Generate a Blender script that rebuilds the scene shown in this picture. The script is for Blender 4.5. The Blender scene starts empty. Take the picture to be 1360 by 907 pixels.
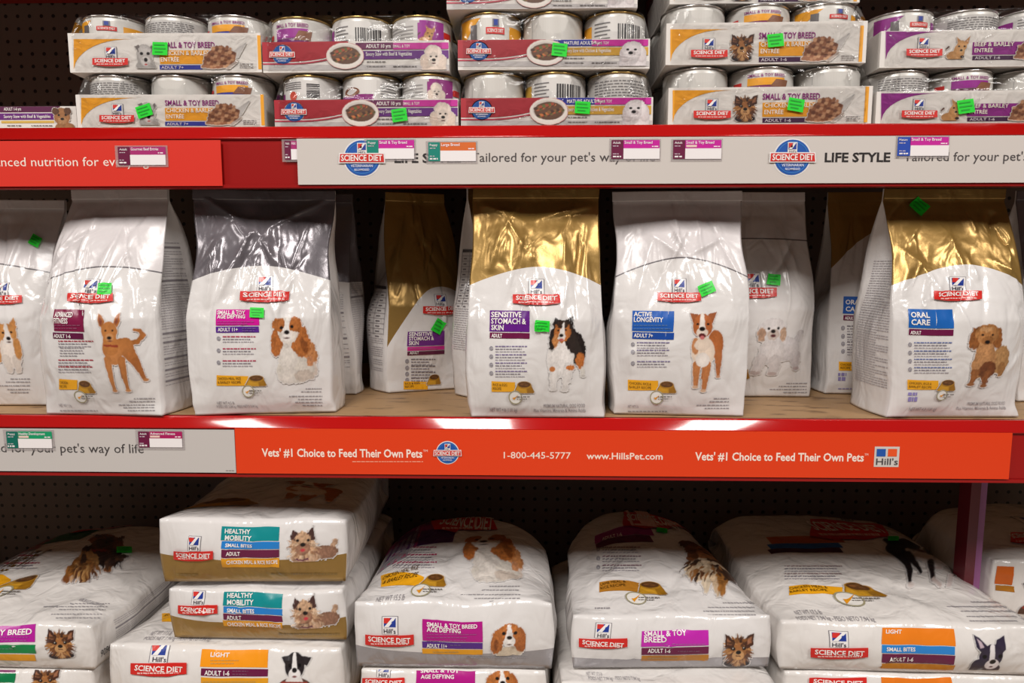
import bpy, bmesh, math, random
import numpy as np
from mathutils import Vector

C = bpy.context.scene.collection
scene = bpy.context.scene

# ------------------------------------------------------------------ camera
IMG_W, IMG_H, FPX = 1360.0, 907.0, 888.0
PITCH, YAW = math.radians(6.5), math.radians(1.4)
EYE = np.array([0.0, -0.95, 1.10])
FWD = np.array([-math.sin(YAW) * math.cos(PITCH), math.cos(YAW) * math.cos(PITCH), -math.sin(PITCH)])
RGT = np.array([math.cos(YAW), math.sin(YAW), 0.0])
UPV = np.cross(RGT, FWD)
cam_d = bpy.data.cameras.new('camera')
cam_d.sensor_width = 36.0
cam_d.lens = FPX / IMG_W * 36.0
cam_d.clip_start = 0.02
cam = bpy.data.objects.new('camera', cam_d)
C.objects.link(cam)
cam.location = EYE
cam.rotation_euler = (math.pi / 2 - PITCH, 0, YAW)
scene.camera = cam

# ------------------------------------------------------------------ light
world = bpy.data.worlds.new('world')
scene.world = world
world.use_nodes = True
bg = world.node_tree.nodes['Background']
bg.inputs[0].default_value = (1.0, 0.95, 0.93, 1)
bg.inputs[1].default_value = 0.045
# a row of ceiling fittings over the aisle
LAMPS = [(-3.4, -2.05, 70, 0.75), (-0.55, -2.05, 88, 0.75), (2.0, -2.05, 88, 0.75)]
for lx, ly, watts, lw in LAMPS:
    ld = bpy.data.lights.new('ceiling_lamp', 'AREA')
    ld.shape = 'RECTANGLE'
    ld.size, ld.size_y = lw, 1.2
    ld.energy = watts
    ld.color = (1.0, 0.955, 0.91)
    lo = bpy.data.objects.new('ceiling_lamp', ld)
    C.objects.link(lo)
    lo.location = (lx, ly, 3.0)
scene.view_settings.view_transform = 'Standard'
scene.view_settings.look = 'None'
scene.view_settings.gamma = 1.0
scene.view_settings.use_curve_mapping = False
scene.view_settings.exposure = 0.0


def ray(px, py):
    return FWD + RGT * ((px - IMG_W / 2) / FPX) - UPV * ((py - IMG_H / 2) / FPX)


def at(px, py, Y):
    d = ray(px, py)
    return EYE + d * ((Y - EYE[1]) / d[1])


def at_z(px, py, z):
    d = ray(px, py)
    return EYE + d * ((z - EYE[2]) / d[2])


def lin(c):
    o = []
    for k in c:
        k = k / 255.0
        o.append(k / 12.92 if k <= 0.04045 else ((k + 0.055) / 1.055) ** 2.4)
    return o


def setp(o, label=None, cat=None, group=None, kind=None):
    if label: o['label'] = label
    if cat: o['category'] = cat
    if group: o['group'] = group
    if kind: o['kind'] = kind
    return o


def empty(name, loc, rz=0.0, label=None, cat=None, group=None, kind=None):
    o = bpy.data.objects.new(name, None)
    C.objects.link(o)
    o.empty_display_size = 0.02
    o.location = tuple(float(v) for v in loc)
    o.rotation_euler = (0, 0, rz)
    return setp(o, label, cat, group, kind)


def mesh_obj(name, verts, faces, mat, parent=None, smooth=False, cols=None, fattr=None):
    me = bpy.data.meshes.new(name)
    me.from_pydata([tuple(v) for v in np.asarray(verts, dtype=float).tolist()], [], faces)
    if cols is not None:
        a = me.color_attributes.new('Col', 'FLOAT_COLOR', 'POINT')
        c4 = np.ones((len(verts), 4), dtype=np.float32)
        c4[:, :3] = cols
        a.data.foreach_set('color', c4.ravel())
    if fattr is not None:
        for k, arr in fattr.items():
            a = me.attributes.new(k, 'FLOAT', 'POINT')
            a.data.foreach_set('value', np.asarray(arr, dtype=np.float32))
    mats = mat if isinstance(mat, (list, tuple)) else [mat]
    for m in mats:
        me.materials.append(m)
    if smooth:
        me.polygons.foreach_set('use_smooth', [True] * len(me.polygons))
    me.update()
    o = bpy.data.objects.new(name, me)
    C.objects.link(o)
    if parent is not None:
        o.parent = parent
    return o


# ------------------------------------------------------------------ materials
def new_mat(name):
    m = bpy.data.materials.new(name)
    m.use_nodes = True
    return m, m.node_tree, m.node_tree.nodes['Principled BSDF']


def noise_bump(nt, b, scale, strength, dist, detail=4, vec_scale=(1, 1, 1), distortion=0.0, prev=None):
    tc = nt.nodes.new('ShaderNodeTexCoord')
    mp = nt.nodes.new('ShaderNodeMapping')
    mp.inputs['Scale'].default_value = vec_scale
    nz = nt.nodes.new('ShaderNodeTexNoise')
    nz.inputs['Scale'].default_value = scale
    nz.inputs['Detail'].default_value = detail
    nz.inputs['Distortion'].default_value = distortion
    bp = nt.nodes.new('ShaderNodeBump')
    bp.inputs['Strength'].default_value = strength
    bp.inputs['Distance'].default_value = dist
    nt.links.new(tc.outputs['Object'], mp.inputs['Vector'])
    nt.links.new(mp.outputs[0], nz.inputs['Vector'])
    nt.links.new(nz.outputs[0], bp.inputs['Height'])
    if prev is not None:
        nt.links.new(prev.outputs[0], bp.inputs['Normal'])
    nt.links.new(bp.outputs[0], b.inputs['Normal'])
    return bp


def plain(name, rgb, rough=0.5, metal=0.0, bump=None, var=0.0, coat=0.0):
    m, nt, b = new_mat(name)
    c = lin(rgb) + [1]
    b.inputs['Base Color'].default_value = c
    b.inputs['Roughness'].default_value = rough
    b.inputs['Metallic'].default_value = metal
    b.inputs['Coat Weight'].default_value = coat
    if var > 0:
        tc = nt.nodes.new('ShaderNodeTexCoord')
        nz = nt.nodes.new('ShaderNodeTexNoise')
        nz.inputs['Scale'].default_value = 14
        nz.inputs['Detail'].default_value = 6
        rp = nt.nodes.new('ShaderNodeValToRGB')
        rp.color_ramp.elements[0].position = 0.3
        rp.color_ramp.elements[1].position = 0.7
        rp.color_ramp.elements[0].color = [k * (1 - var) for k in c[:3]] + [1]
        rp.color_ramp.elements[1].color = [min(1, k * (1 + var)) for k in c[:3]] + [1]
        nt.links.new(tc.outputs['Object'], nz.inputs['Vector'])
        nt.links.new(nz.outputs[0], rp.inputs[0])
        nt.links.new(rp.outputs[0], b.inputs['Base Color'])
    if bump:
        noise_bump(nt, b, *bump)
    return m


def film(name, white, accent, a_metal, a_rough, line=None):
    """glossy pouch film: white print, accent film where zone > 0, thin line at zone = 0"""
    m, nt, b = new_mat(name)
    at_ = nt.nodes.new('ShaderNodeAttribute')
    at_.attribute_name = 'zone'
    gt = nt.nodes.new('ShaderNodeMath'); gt.operation = 'GREATER_THAN'
    gt.inputs[1].default_value = 0.0
    nt.links.new(at_.outputs['Fac'], gt.inputs[0])
    mx = nt.nodes.new('ShaderNodeMix'); mx.data_type = 'RGBA'
    mx.inputs[6].default_value = lin(white) + [1]
    mx.inputs[7].default_value = lin(accent) + [1]
    nt.links.new(gt.outputs[0], mx.inputs[0])
    out = mx.outputs[2]
    if line:
        ab = nt.nodes.new('ShaderNodeMath'); ab.operation = 'ABSOLUTE'
        lt = nt.nodes.new('ShaderNodeMath'); lt.operation = 'LESS_THAN'
        lt.inputs[1].default_value = 0.0032
        nt.links.new(at_.outputs['Fac'], ab.inputs[0])
        nt.links.new(ab.outputs[0], lt.inputs[0])
        m2 = nt.nodes.new('ShaderNodeMix'); m2.data_type = 'RGBA'
        m2.inputs[7].default_value = lin(line) + [1]
        nt.links.new(out, m2.inputs[6])
        nt.links.new(lt.outputs[0], m2.inputs[0])
        out = m2.outputs[2]
    nt.links.new(out, b.inputs['Base Color'])
    mm = nt.nodes.new('ShaderNodeMath'); mm.operation = 'MULTIPLY'
    mm.inputs[1].default_value = a_metal
    nt.links.new(gt.outputs[0], mm.inputs[0])
    nt.links.new(mm.outputs[0], b.inputs['Metallic'])
    mr = nt.nodes.new('ShaderNodeMapRange')
    mr.inputs['To Min'].default_value = 0.17
    mr.inputs['To Max'].default_value = a_rough
    nt.links.new(gt.outputs[0], mr.inputs['Value'])
    nt.links.new(mr.outputs[0], b.inputs['Roughness'])
    b.inputs['IOR'].default_value = 1.55
    p = noise_bump(nt, b, 26, 1.0, 0.0045, 2, (1, 1, 0.55), 0.8)
    noise_bump(nt, b, 120, 0.22, 0.0012, 3, (1, 1, 1), 0.3, prev=p)
    return m


def print_material():
    m, nt, b = new_mat('printed_ink')
    a = nt.nodes.new('ShaderNodeAttribute'); a.attribute_name = 'Col'
    nt.links.new(a.outputs['Color'], b.inputs['Base Color'])
    b.inputs['Roughness'].default_value = 0.30
    b.inputs['IOR'].default_value = 1.5
    p = noise_bump(nt, b, 26, 1.0, 0.0045, 2, (1, 1, 0.55), 0.8)
    return m


def card_print_material():
    m, nt, b = new_mat('printed_card')
    a = nt.nodes.new('ShaderNodeAttribute'); a.attribute_name = 'Col'
    nt.links.new(a.outputs['Color'], b.inputs['Base Color'])
    b.inputs['Roughness'].default_value = 0.42
    noise_bump(nt, b, 60, 0.05, 0.001)
    return m


def wrap_material():
    m = bpy.data.materials.new('shrink_wrap_film')
    m.use_nodes = True
    nt = m.node_tree
    nt.nodes.clear()
    out = nt.nodes.new('ShaderNodeOutputMaterial')
    tr = nt.nodes.new('ShaderNodeBsdfTransparent')
    tr.inputs[0].default_value = (0.99, 0.99, 0.99, 1)
    gl = nt.nodes.new('ShaderNodeBsdfGlossy')
    gl.inputs['Roughness'].default_value = 0.09
    mx = nt.nodes.new('ShaderNodeMixShader')
    fr = nt.nodes.new('ShaderNodeFresnel')
    fr.inputs['IOR'].default_value = 1.42
    tc = nt.nodes.new('ShaderNodeTexCoord')
    nz = nt.nodes.new('ShaderNodeTexNoise')
    nz.inputs['Scale'].default_value = 38
    nz.inputs['Detail'].default_value = 2
    nz.inputs['Distortion'].default_value = 1.2
    bp = nt.nodes.new('ShaderNodeBump')
    bp.inputs['Strength'].default_value = 0.7
    bp.inputs['Distance'].default_value = 0.004
    nt.links.new(tc.outputs['Object'], nz.inputs['Vector'])
    nt.links.new(nz.outputs[0], bp.inputs['Height'])
    nt.links.new(bp.outputs[0], gl.inputs['Normal'])
    nt.links.new(bp.outputs[0], fr.inputs['Normal'])
    mu = nt.nodes.new('ShaderNodeMath'); mu.operation = 'MULTIPLY_ADD'
    mu.inputs[1].default_value = 0.5
    mu.inputs[2].default_value = 0.0
    nt.links.new(fr.outputs[0], mu.inputs[0])
    nt.links.new(mu.outputs[0], mx.inputs[0])
    nt.links.new(tr.outputs[0], mx.inputs[1])
    nt.links.new(gl.outputs[0], mx.inputs[2])
    nt.links.new(mx.outputs[0], out.inputs[0])
    return m


def pegboard_material():
    m, nt, b = new_mat('pegboard')
    tc = nt.nodes.new('ShaderNodeTexCoord')
    sx = nt.nodes.new('ShaderNodeSeparateXYZ')
    nt.links.new(tc.outputs['Object'], sx.inputs[0])

    def cell(sock):
        d = nt.nodes.new('ShaderNodeMath'); d.operation = 'DIVIDE'; d.inputs[1].default_value = 0.0254
        nt.links.new(sock, d.inputs[0])
        f = nt.nodes.new('ShaderNodeMath'); f.operation = 'FRACT'
        nt.links.new(d.outputs[0], f.inputs[0])
        s = nt.nodes.new('ShaderNodeMath'); s.operation = 'SUBTRACT'; s.inputs[1].default_value = 0.5
        nt.links.new(f.outputs[0], s.inputs[0])
        p = nt.nodes.new('ShaderNodeMath'); p.operation = 'MULTIPLY'
        nt.links.new(s.outputs[0], p.inputs[0]); nt.links.new(s.outputs[0], p.inputs[1])
        return p.outputs[0]
    ad = nt.nodes.new('ShaderNodeMath'); ad.operation = 'ADD'
    nt.links.new(cell(sx.outputs['X']), ad.inputs[0])
    nt.links.new(cell(sx.outputs['Z']), ad.inputs[1])
    lt = nt.nodes.new('ShaderNodeMath'); lt.operation = 'LESS_THAN'; lt.inputs[1].default_value = 0.0225
    nt.links.new(ad.outputs[0], lt.inputs[0])
    mx = nt.nodes.new('ShaderNodeMix'); mx.data_type = 'RGBA'
    mx.inputs[6].default_value = lin((108, 96, 91)) + [1]
    mx.inputs[7].default_value = (0.002, 0.002, 0.002, 1)
    nt.links.new(lt.outputs[0], mx.inputs[0])
    nt.links.new(mx.outputs[2], b.inputs['Base Color'])
    b.inputs['Roughness'].default_value = 0.6
    return m


def deck_material():
    m, nt, b = new_mat('fibreboard_deck')
    tc = nt.nodes.new('ShaderNodeTexCoord')
    mp = nt.nodes.new('ShaderNodeMapping'); mp.inputs['Scale'].default_value = (1, 3, 1)
    nz = nt.nodes.new('ShaderNodeTexNoise'); nz.inputs['Scale'].default_value = 18; nz.inputs['Detail'].default_value = 5
    rp = nt.nodes.new('ShaderNodeValToRGB')
    rp.color_ramp.elements[0].position = 0.33; rp.color_ramp.elements[0].color = lin((112, 84, 56)) + [1]
    rp.color_ramp.elements[1].position = 0.45; rp.color_ramp.elements[1].color = lin((166, 132, 94)) + [1]
    nt.links.new(tc.outputs['Object'], mp.inputs[0]); nt.links.new(mp.outputs[0], nz.inputs['Vector'])
    nt.links.new(nz.outputs[0], rp.inputs[0]); nt.links.new(rp.outputs[0], b.inputs['Base Color'])
    b.inputs['Roughness'].default_value = 0.55
    return m


WHITE = (222, 218, 216)
M_PRINT = print_material()
M_CARD = card_print_material()
M_WRAP = wrap_material()
M_FILM_WHITE = film('white_film', WHITE, (214, 208, 208), 0.0, 0.3, (110, 105, 108))
M_FILM_GOLD = film('gold_film', WHITE, (164, 130, 70), 0.5, 0.32)
M_FILM_GREY = film('grey_film', WHITE, (112, 106, 111), 0.25, 0.24)
M_FILM_SILVER = film('silver_film', WHITE, (170, 167, 170), 0.45, 0.24)
M_PAPER = film('white_pouch', (224, 219, 215), (224, 219, 215), 0.0, 0.3)
M_RED = plain('red_enamel', (176, 18, 16), 0.10, 0.0, (40, 0.02, 0.001), 0.0, 0.25)
M_DARKRED = plain('dark_red_enamel', (150, 16, 14), 0.32)
M_PEG = pegboard_material()
M_DECK = deck_material()
M_TRAY = plain('tray_cardboard', (226, 220, 214), 0.5, 0.0, (90, 0.1, 0.0006))
M_CANWHITE = plain('can_paper_label', (206, 202, 196), 0.35, 0.1)
M_STEEL = plain('can_steel', (205, 200, 196), 0.25, 0.95)
M_BRASS = plain('can_gold_rim', (190, 160, 100), 0.25, 0.9)
def clear_plastic():
    m = bpy.data.materials.new('tag_plastic')
    m.use_nodes = True
    nt = m.node_tree
    b = nt.nodes['Principled BSDF']
    b.inputs['Base Color'].default_value = lin((190, 180, 180)) + [1]
    b.inputs['Roughness'].default_value = 0.2
    b.inputs['Alpha'].default_value = 0.28
    return m


M_PLASTIC = clear_plastic()
M_FLOOR = plain('floor_vinyl', (150, 138, 126), 0.35, 0.0, None, 0.12)


# ------------------------------------------------------------------ noise
def hash3(ix, iy, iz, seed):
    h = np.sin(ix * 127.1 + iy * 311.7 + iz * 74.7 + seed * 53.13) * 43758.5453
    return h - np.floor(h)


def vnoise(p, seed=0.0):
    p = np.asarray(p, dtype=float)
    i = np.floor(p)
    f = p - i
    f = f * f * (3 - 2 * f)
    r = 0
    for dx in (0, 1):
        for dy in (0, 1):
            for dz in (0, 1):
                w = (f[..., 0] if dx else 1 - f[..., 0]) * (f[..., 1] if dy else 1 - f[..., 1]) * (f[..., 2] if dz else 1 - f[..., 2])
                r = r + w * hash3(i[..., 0] + dx, i[..., 1] + dy, i[..., 2] + dz, seed)
    return r * 2 - 1


def sst(a, b, x):
    t = np.clip((x - a) / (b - a), 0, 1)
    return t * t * (3 - 2 * t)


# ------------------------------------------------------------------ surfaces that carry print
class Face:
    """grid surface P[nv,nu,3] in local space + the plane it nominally lies in (world), for placing print"""

    def __init__(self, P, out, O=None, eu=None, ev=None, W=1.0, H=1.0):
        self.P = P
        self.nv, self.nu = P.shape[:2]
        du = np.gradient(P, axis=1)
        dv = np.gradient(P, axis=0)
        n = np.cross(du, dv)
        n /= np.maximum(np.linalg.norm(n, axis=2, keepdims=True), 1e-12)
        if (n.reshape(-1, 3).mean(0) @ np.asarray(out, dtype=float)) < 0:
            n = -n
        self.N = n
        self.O, self.eu, self.ev, self.W, self.H = O, eu, ev, W, H

    def ev_uv(self, u, v, off):
        u = np.clip(u, 0, 1) * (self.nu - 1)
        v = np.clip(v, 0, 1) * (self.nv - 1)
        j = np.minimum(u.astype(int), self.nu - 2)
        i = np.minimum(v.astype(int), self.nv - 2)
        fu = (u - j)[:, None]
        fv = (v - i)[:, None]

        def bl(A):
            return (A[i, j] * (1 - fu) + A[i, j + 1] * fu) * (1 - fv) + (A[i + 1, j] * (1 - fu) + A[i + 1, j + 1] * fu) * fv
        return bl(self.P) + bl(self.N) * off

    def place(self, loc, a):
        c, s = math.cos(a), math.sin(a)
        M = np.array([[c, -s, 0], [s, c, 0], [0, 0, 1.0]])
        q = self.P @ M.T + np.asarray(loc) - EYE
        zc = q @ FWD
        self.sx = IMG_W / 2 + FPX * (q @ RGT) / zc
        self.sy = IMG_H / 2 - FPX * (q @ UPV) / zc
        self.hid = np.where(((self.N @ M.T) * -q).sum(-1) > 0, 0.0, 1e5)
        return self

    def ab(self, px, py):
        if hasattr(self, 'sx'):
            k = int(np.argmin((self.sx - px) ** 2 + (self.sy - py) ** 2 + self.hid))
            i, j = divmod(k, self.nu)
            i0, i1, j0, j1 = max(i - 2, 0), min(i + 2, self.nv - 1), max(j - 2, 0), min(j + 2, self.nu - 1)
            J = np.array([[(self.sx[i, j1] - self.sx[i, j0]) / (j1 - j0), (self.sx[i1, j] - self.sx[i0, j]) / (i1 - i0)],
                          [(self.sy[i, j1] - self.sy[i, j0]) / (j1 - j0), (self.sy[i1, j] - self.sy[i0, j]) / (i1 - i0)]])
            e = np.array([px - self.sx[i, j], py - self.sy[i, j]])
            st = np.linalg.solve(J + np.eye(2) * 1e-6, e)
            st = np.clip(st, -2 if 0 < j < self.nu - 1 and 0 < i < self.nv - 1 else -25, 2 if 0 < j < self.nu - 1 and 0 < i < self.nv - 1 else 25)
            return float((j + st[0]) / (self.nu - 1) * self.W), float((i + st[1]) / (self.nv - 1) * self.H)
        d = ray(px, py)
        n = np.cross(self.eu, self.ev)
        t = ((self.O - EYE) @ n) / (d @ n)
        q = EYE + d * t - self.O
        return float(q @ self.eu), float(q @ self.ev)

    def rect(self, x0, y0, x1, y1):
        xm, ym = (x0 + x1) / 2, (y0 + y1) / 2
        b0 = self.ab(xm, y1)[1]
        b1 = self.ab(xm, y0)[1]
        a0 = self.ab(x0, ym)[0]
        a1 = self.ab(x1, ym)[0]
        return a0, b0, a1, b1


_text_cache = {}


def text_geo(s, bold=0.0):
    k = (s, bold)
    if k not in _text_cache:
        cu = bpy.data.curves.new('txt', 'FONT')
        cu.body = s
        cu.resolution_u = 2
        cu.offset = bold
        ob = bpy.data.objects.new('txt', cu)
        C.objects.link(ob)
        me = bpy.data.meshes.new_from_object(ob)
        bm = bmesh.new(); bm.from_mesh(me)
        for _ in range(2):                    # short edges, so that the lettering follows the folds of a pouch
            ed = [e for e in bm.edges if e.calc_length() > 0.26]
            if ed:
                bmesh.ops.subdivide_edges(bm, edges=ed, cuts=1)
                bmesh.ops.triangulate(bm, faces=[q for q in bm.faces if len(q.verts) > 3])
        bm.to_mesh(me); bm.free()
        v = np.array([q.co[:2] for q in me.vertices]) if len(me.vertices) else np.zeros((0, 2))
        f = [list(p.vertices) for p in me.polygons]
        bpy.data.objects.remove(ob)
        bpy.data.curves.remove(cu)
        bpy.data.meshes.remove(me)
        if len(v):
            v = v / 0.70
            v[:, 0] -= v[:, 0].min()
        _text_cache[k] = (v, f)
    return _text_cache[k]


class Print:
    """flat print collected on one face; build() makes it one part"""

    def __init__(self, face, base=0.0007):
        self.f = face
        self.v, self.fc, self.c = [], [], []
        self.n = 0
        self.base = base
        self.rng = random.Random(len(face.P) + 7)

    def add(self, ab, faces, cols, lay=0):
        ab = np.asarray(ab, dtype=float)
        if len(ab) == 0:
            return
        p = self.f.ev_uv(ab[:, 0] / self.f.W, ab[:, 1] / self.f.H, self.base + lay * 0.0004)
        self.v.append(p)
        cols = np.asarray(cols, dtype=float)
        if cols.ndim == 1:
            cols = np.tile(cols, (len(ab), 1))
        self.c.append(cols)
        n = self.n
        self.fc += [[i + n for i in f] for f in faces]
        self.n += len(ab)

    def quad_ab(self, p4, col, lay=0, cell=0.0035):
        p = [np.array(q, dtype=float) for q in p4]
        nu = max(1, int(math.ceil(max(np.linalg.norm(p[1] - p[0]), np.linalg.norm(p[2] - p[3])) / cell)))
        nv = max(1, int(math.ceil(max(np.linalg.norm(p[3] - p[0]), np.linalg.norm(p[2] - p[1])) / cell)))
        nu, nv = min(nu, 90), min(nv, 90)
        s, t = np.meshgrid(np.linspace(0, 1, nu + 1), np.linspace(0, 1, nv + 1))
        s, t = s.ravel()[:, None], t.ravel()[:, None]
        ab = p[0] * (1 - s) * (1 - t) + p[1] * s * (1 - t) + p[2] * s * t + p[3] * (1 - s) * t
        fs = [[r * (nu + 1) + k, r * (nu + 1) + k + 1, (r + 1) * (nu + 1) + k + 1, (r + 1) * (nu + 1) + k]
              for r in range(nv) for k in range(nu)]
        self.add(ab, fs, lin(col), lay)

    def rect(self, x0, y0, x1, y1, col, lay=0, cell=0.0035):
        a0, b0, a1, b1 = self.f.rect(x0, y0, x1, y1)
        self.quad_ab([(a0, b0), (a1, b0), (a1, b1), (a0, b1)], col, lay, cell)

    def quad(self, pts, col, lay=0, cell=0.0035):
        """corner pixels: bottom-left, bottom-right, top-right, top-left"""
        self.quad_ab([self.f.ab(*p) for p in pts], col, lay, cell)

    def ell(self, cx, cy, rx, ry, col, lay=0, inner=0.0, n=22, half=None):
        a0, b0, a1, b1 = self.f.rect(cx - rx, cy - ry, cx + rx, cy + ry)
        ca, cb, ra, rb = (a0 + a1) / 2, (b0 + b1) / 2, (a1 - a0) / 2, (b1 - b0) / 2
        rings = [inner, 1.0] if inner > 0 else [0.001, 0.5, 1.0]
        th0, th1 = (0, 2 * math.pi) if half is None else half
        th = np.linspace(th0, th1, n + 1)
        ab = np.concatenate([np.stack([ca + ra * r * np.cos(th), cb + rb * r * np.sin(th)], 1) for r in rings])
        m = n + 1
        fs = [[k * m + q, k * m + q + 1, (k + 1) * m + q + 1, (k + 1) * m + q] for k in range(len(rings) - 1) for q in range(n)]
        self.add(ab, fs, lin(col), lay)

    def text(self, s, x0, x1, ybase, cap, col, lay=1, bold=0.0, slope=0.0):
        """fit s between pixel x0 and x1, baseline pixel ybase, cap height in pixels"""
        v, f = text_geo(s, bold)
        if not len(v):
            return
        a0, b0 = self.f.ab(x0, ybase)
        a1 = self.f.ab(x1, ybase)[0]
        bt = self.f.ab(x0, ybase - cap)[1]
        sx = (a1 - a0) / v[:, 0].max()
        ab = np.stack([a0 + v[:, 0] * sx, b0 + v[:, 1] * (bt - b0) + (v[:, 0] * sx) * slope], 1)
        self.add(ab, f, lin(col), lay)

    def bars(self, x0, x1, y, h, col, lay=1, seed=0, right=False):
        """a line of print too small to read"""
        r = random.Random(seed * 131 + int(y * 7) + int(x0))
        x = x0
        while x < x1 - 0.8:
            w = min(r.uniform(1.6, 5.5), x1 - x)
            self.rect(x, y - h / 2, x + w, y + h / 2, col, lay)
            x += w + r.uniform(0.7, 1.2)

    def picture(self, pic, x0, y0, x1, y1, bgc=WHITE, lay=0, cell_px=0.75, flip=False, sheared=False):
        a0, b0, a1, b1 = self.f.rect(x0, y0, x1, y1)
        if sheared:
            q0, q1, q2, q3 = [np.array(self.f.ab(*c)) for c in ((x0, y0), (x1, y0), (x0, y1), (x1, y1))]
        nx = int(max(12, min(150, (x1 - x0) / cell_px)))
        ny = int(max(12, min(190, (y1 - y0) / cell_px * 1.0)))
        ny = int(max(ny, min(150, nx * abs(b1 - b0) / max(1e-6, abs(a1 - a0)) * 0.6)))
        al, rgb = paint(pic, nx + 1, ny + 1)
        bgl = np.array(lin(bgc))
        if flip:
            al, rgb = al[:, ::-1], rgb[:, ::-1]
        colr = bgl * (1 - al[..., None]) + rgb * al[..., None]
        s, t = np.meshgrid(np.linspace(a0, a1, nx + 1), np.linspace(b1, b0, ny + 1))
        keep = al > 0.22
        fk = keep[:-1, :-1] | keep[1:, :-1] | keep[:-1, 1:] | keep[1:, 1:]
        ii, jj = np.nonzero(fk)
        w = nx + 1
        idx = np.stack([(ii + 1) * w + jj, (ii + 1) * w + jj + 1, ii * w + jj + 1, ii * w + jj], 1)
        used, inv = np.unique(idx, return_inverse=True)
        inv = inv.reshape(idx.shape)
        ab = np.stack([s.ravel(), t.ravel()], 1)
        if sheared:
            fs, ft = [k.ravel()[:, None] for k in np.meshgrid(np.linspace(0, 1, nx + 1), np.linspace(0, 1, ny + 1))]
            ab = q0 * (1 - fs) * (1 - ft) + q1 * fs * (1 - ft) + q2 * (1 - fs) * ft + q3 * fs * ft
        ab = ab[used]
        self.add(ab, inv.tolist(), colr.reshape(-1, 3)[used], lay)

    def build(self, name, parent, mat=None, label=None):
        if not self.v:
            return None
        o = mesh_obj(name, np.concatenate(self.v), self.fc, mat or M_PRINT, parent, mat is None, np.concatenate(self.c))
        if label:
            o['label'] = label
        return o

# ------------------------------------------------------------------ printed pictures (animals, bowls), painted shape by shape
def E(cx, cy, rx, ry, col, rot=0.0):
    return ('e', cx, cy, rx, ry, col, math.radians(rot))


def K(x1, y1, r1, x2, y2, r2, col):
    return ('k', x1, y1, r1, x2, y2, r2, col)


def G(pts, col):
    return ('g', pts, col)


def shape_sd(s, X, Y):
    if s[0] == 'e':
        _, cx, cy, rx, ry, col, rot = s
        dx, dy = X - cx, Y - cy
        c, n = math.cos(rot), math.sin(rot)
        q = np.sqrt(((dx * c + dy * n) / rx) ** 2 + ((-dx * n + dy * c) / ry) ** 2)
        return (q - 1) * min(rx, ry)
    if s[0] == 'k':
        _, x1, y1, r1, x2, y2, r2, col = s
        vx, vy = x2 - x1, y2 - y1
        t = np.clip(((X - x1) * vx + (Y - y1) * vy) / max(vx * vx + vy * vy, 1e-9), 0, 1)
        return np.hypot(X - x1 - vx * t, Y - y1 - vy * t) - (r1 + (r2 - r1) * t)
    pts = s[1]
    ins = np.zeros(X.shape, bool)
    dm = np.full(X.shape, 1e9)
    for k in range(len(pts)):
        (ax, ay), (bx, by) = pts[k], pts[(k + 1) % len(pts)]
        vx, vy = bx - ax, by - ay
        t = np.clip(((X - ax) * vx + (Y - ay) * vy) / max(vx * vx + vy * vy, 1e-9), 0, 1)
        dm = np.minimum(dm, np.hypot(X - ax - vx * t, Y - ay - vy * t))
        if ay != by:
            ins ^= ((ay > Y) != (by > Y)) & (X < (bx - ax) * (Y - ay) / (by - ay) + ax)
    return np.where(ins, -dm, dm)


def paint(name, nx, ny):
    x0, y0, x1, y1, fur, shapes = PICS[name]
    X, Y = np.meshgrid(np.linspace(x0, x1, nx), np.linspace(y0, y1, ny))
    u = (x1 - x0) / 100.0
    q = np.stack([X / (5.0 * u), Y / (7.0 * u), X * 0], -1)
    q2 = np.stack([X / (2.2 * u), Y / (3.4 * u), X * 0 + 9], -1)
    n1, n2, n3 = vnoise(q, 1), vnoise(q2, 2), vnoise(q2, 3)
    wx, wy = X + fur * u * (n1 * 1.2 + n2), Y + fur * u * (vnoise(q, 5) * 1.2 + n3)
    al = np.zeros(X.shape)
    rgb = np.zeros(X.shape + (3,))
    soft = 1.0 * u
    for s in shapes:
        small = s[0] == 'e' and max(s[3], s[4]) < 9 * u
        d = shape_sd(s, X, Y) if small else shape_sd(s, wx, wy)
        a = np.clip(0.5 - d / (2 * soft), 0, 1)
        col = np.array(lin(s[-1] if s[0] != 'e' else s[5]))
        tex = 1.0 if small else (1 + (0.16 * fur * n2 + 0.12 * fur * n1) * (0.45 if col.min() > 0.35 else 1.0) + np.clip(d / (26 * u), -0.5, 0) * -0.35)[..., None]
        c = np.clip(col * tex * (1.0 if small else 0.92), 0, 1)
        rgb = rgb * (1 - a[..., None]) + c * a[..., None]
        al = al + a * (1 - al)
    rgb = rgb / np.maximum(al, 1e-4)[..., None] * (al > 0)[..., None]
    return al, np.clip(rgb, 0, 1)


BLK = (26, 20, 20)


def fur(cx, cy, rx, ry, n, cols, w=5.0, L=0.45, seed=1, a0=0, a1=360, droop=0.3):
    """strands of long hair fanning out from a centre"""
    r = random.Random(seed)
    out = []
    for k in range(n):
        a = math.radians(a0 + (a1 - a0) * ((k * 0.618) % 1.0))
        q = r.uniform(0.30, 0.80)
        x, y = cx + math.cos(a) * rx * q, cy + math.sin(a) * ry * q
        l = L * r.uniform(0.6, 1.1)
        out.append(K(x, y, w * r.uniform(0.7, 1.2), x + math.cos(a) * rx * l, y + math.sin(a) * ry * l + ry * droop * l, w * 0.25, cols[(k * 5 + k // 3) % len(cols)]))
    return out


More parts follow.
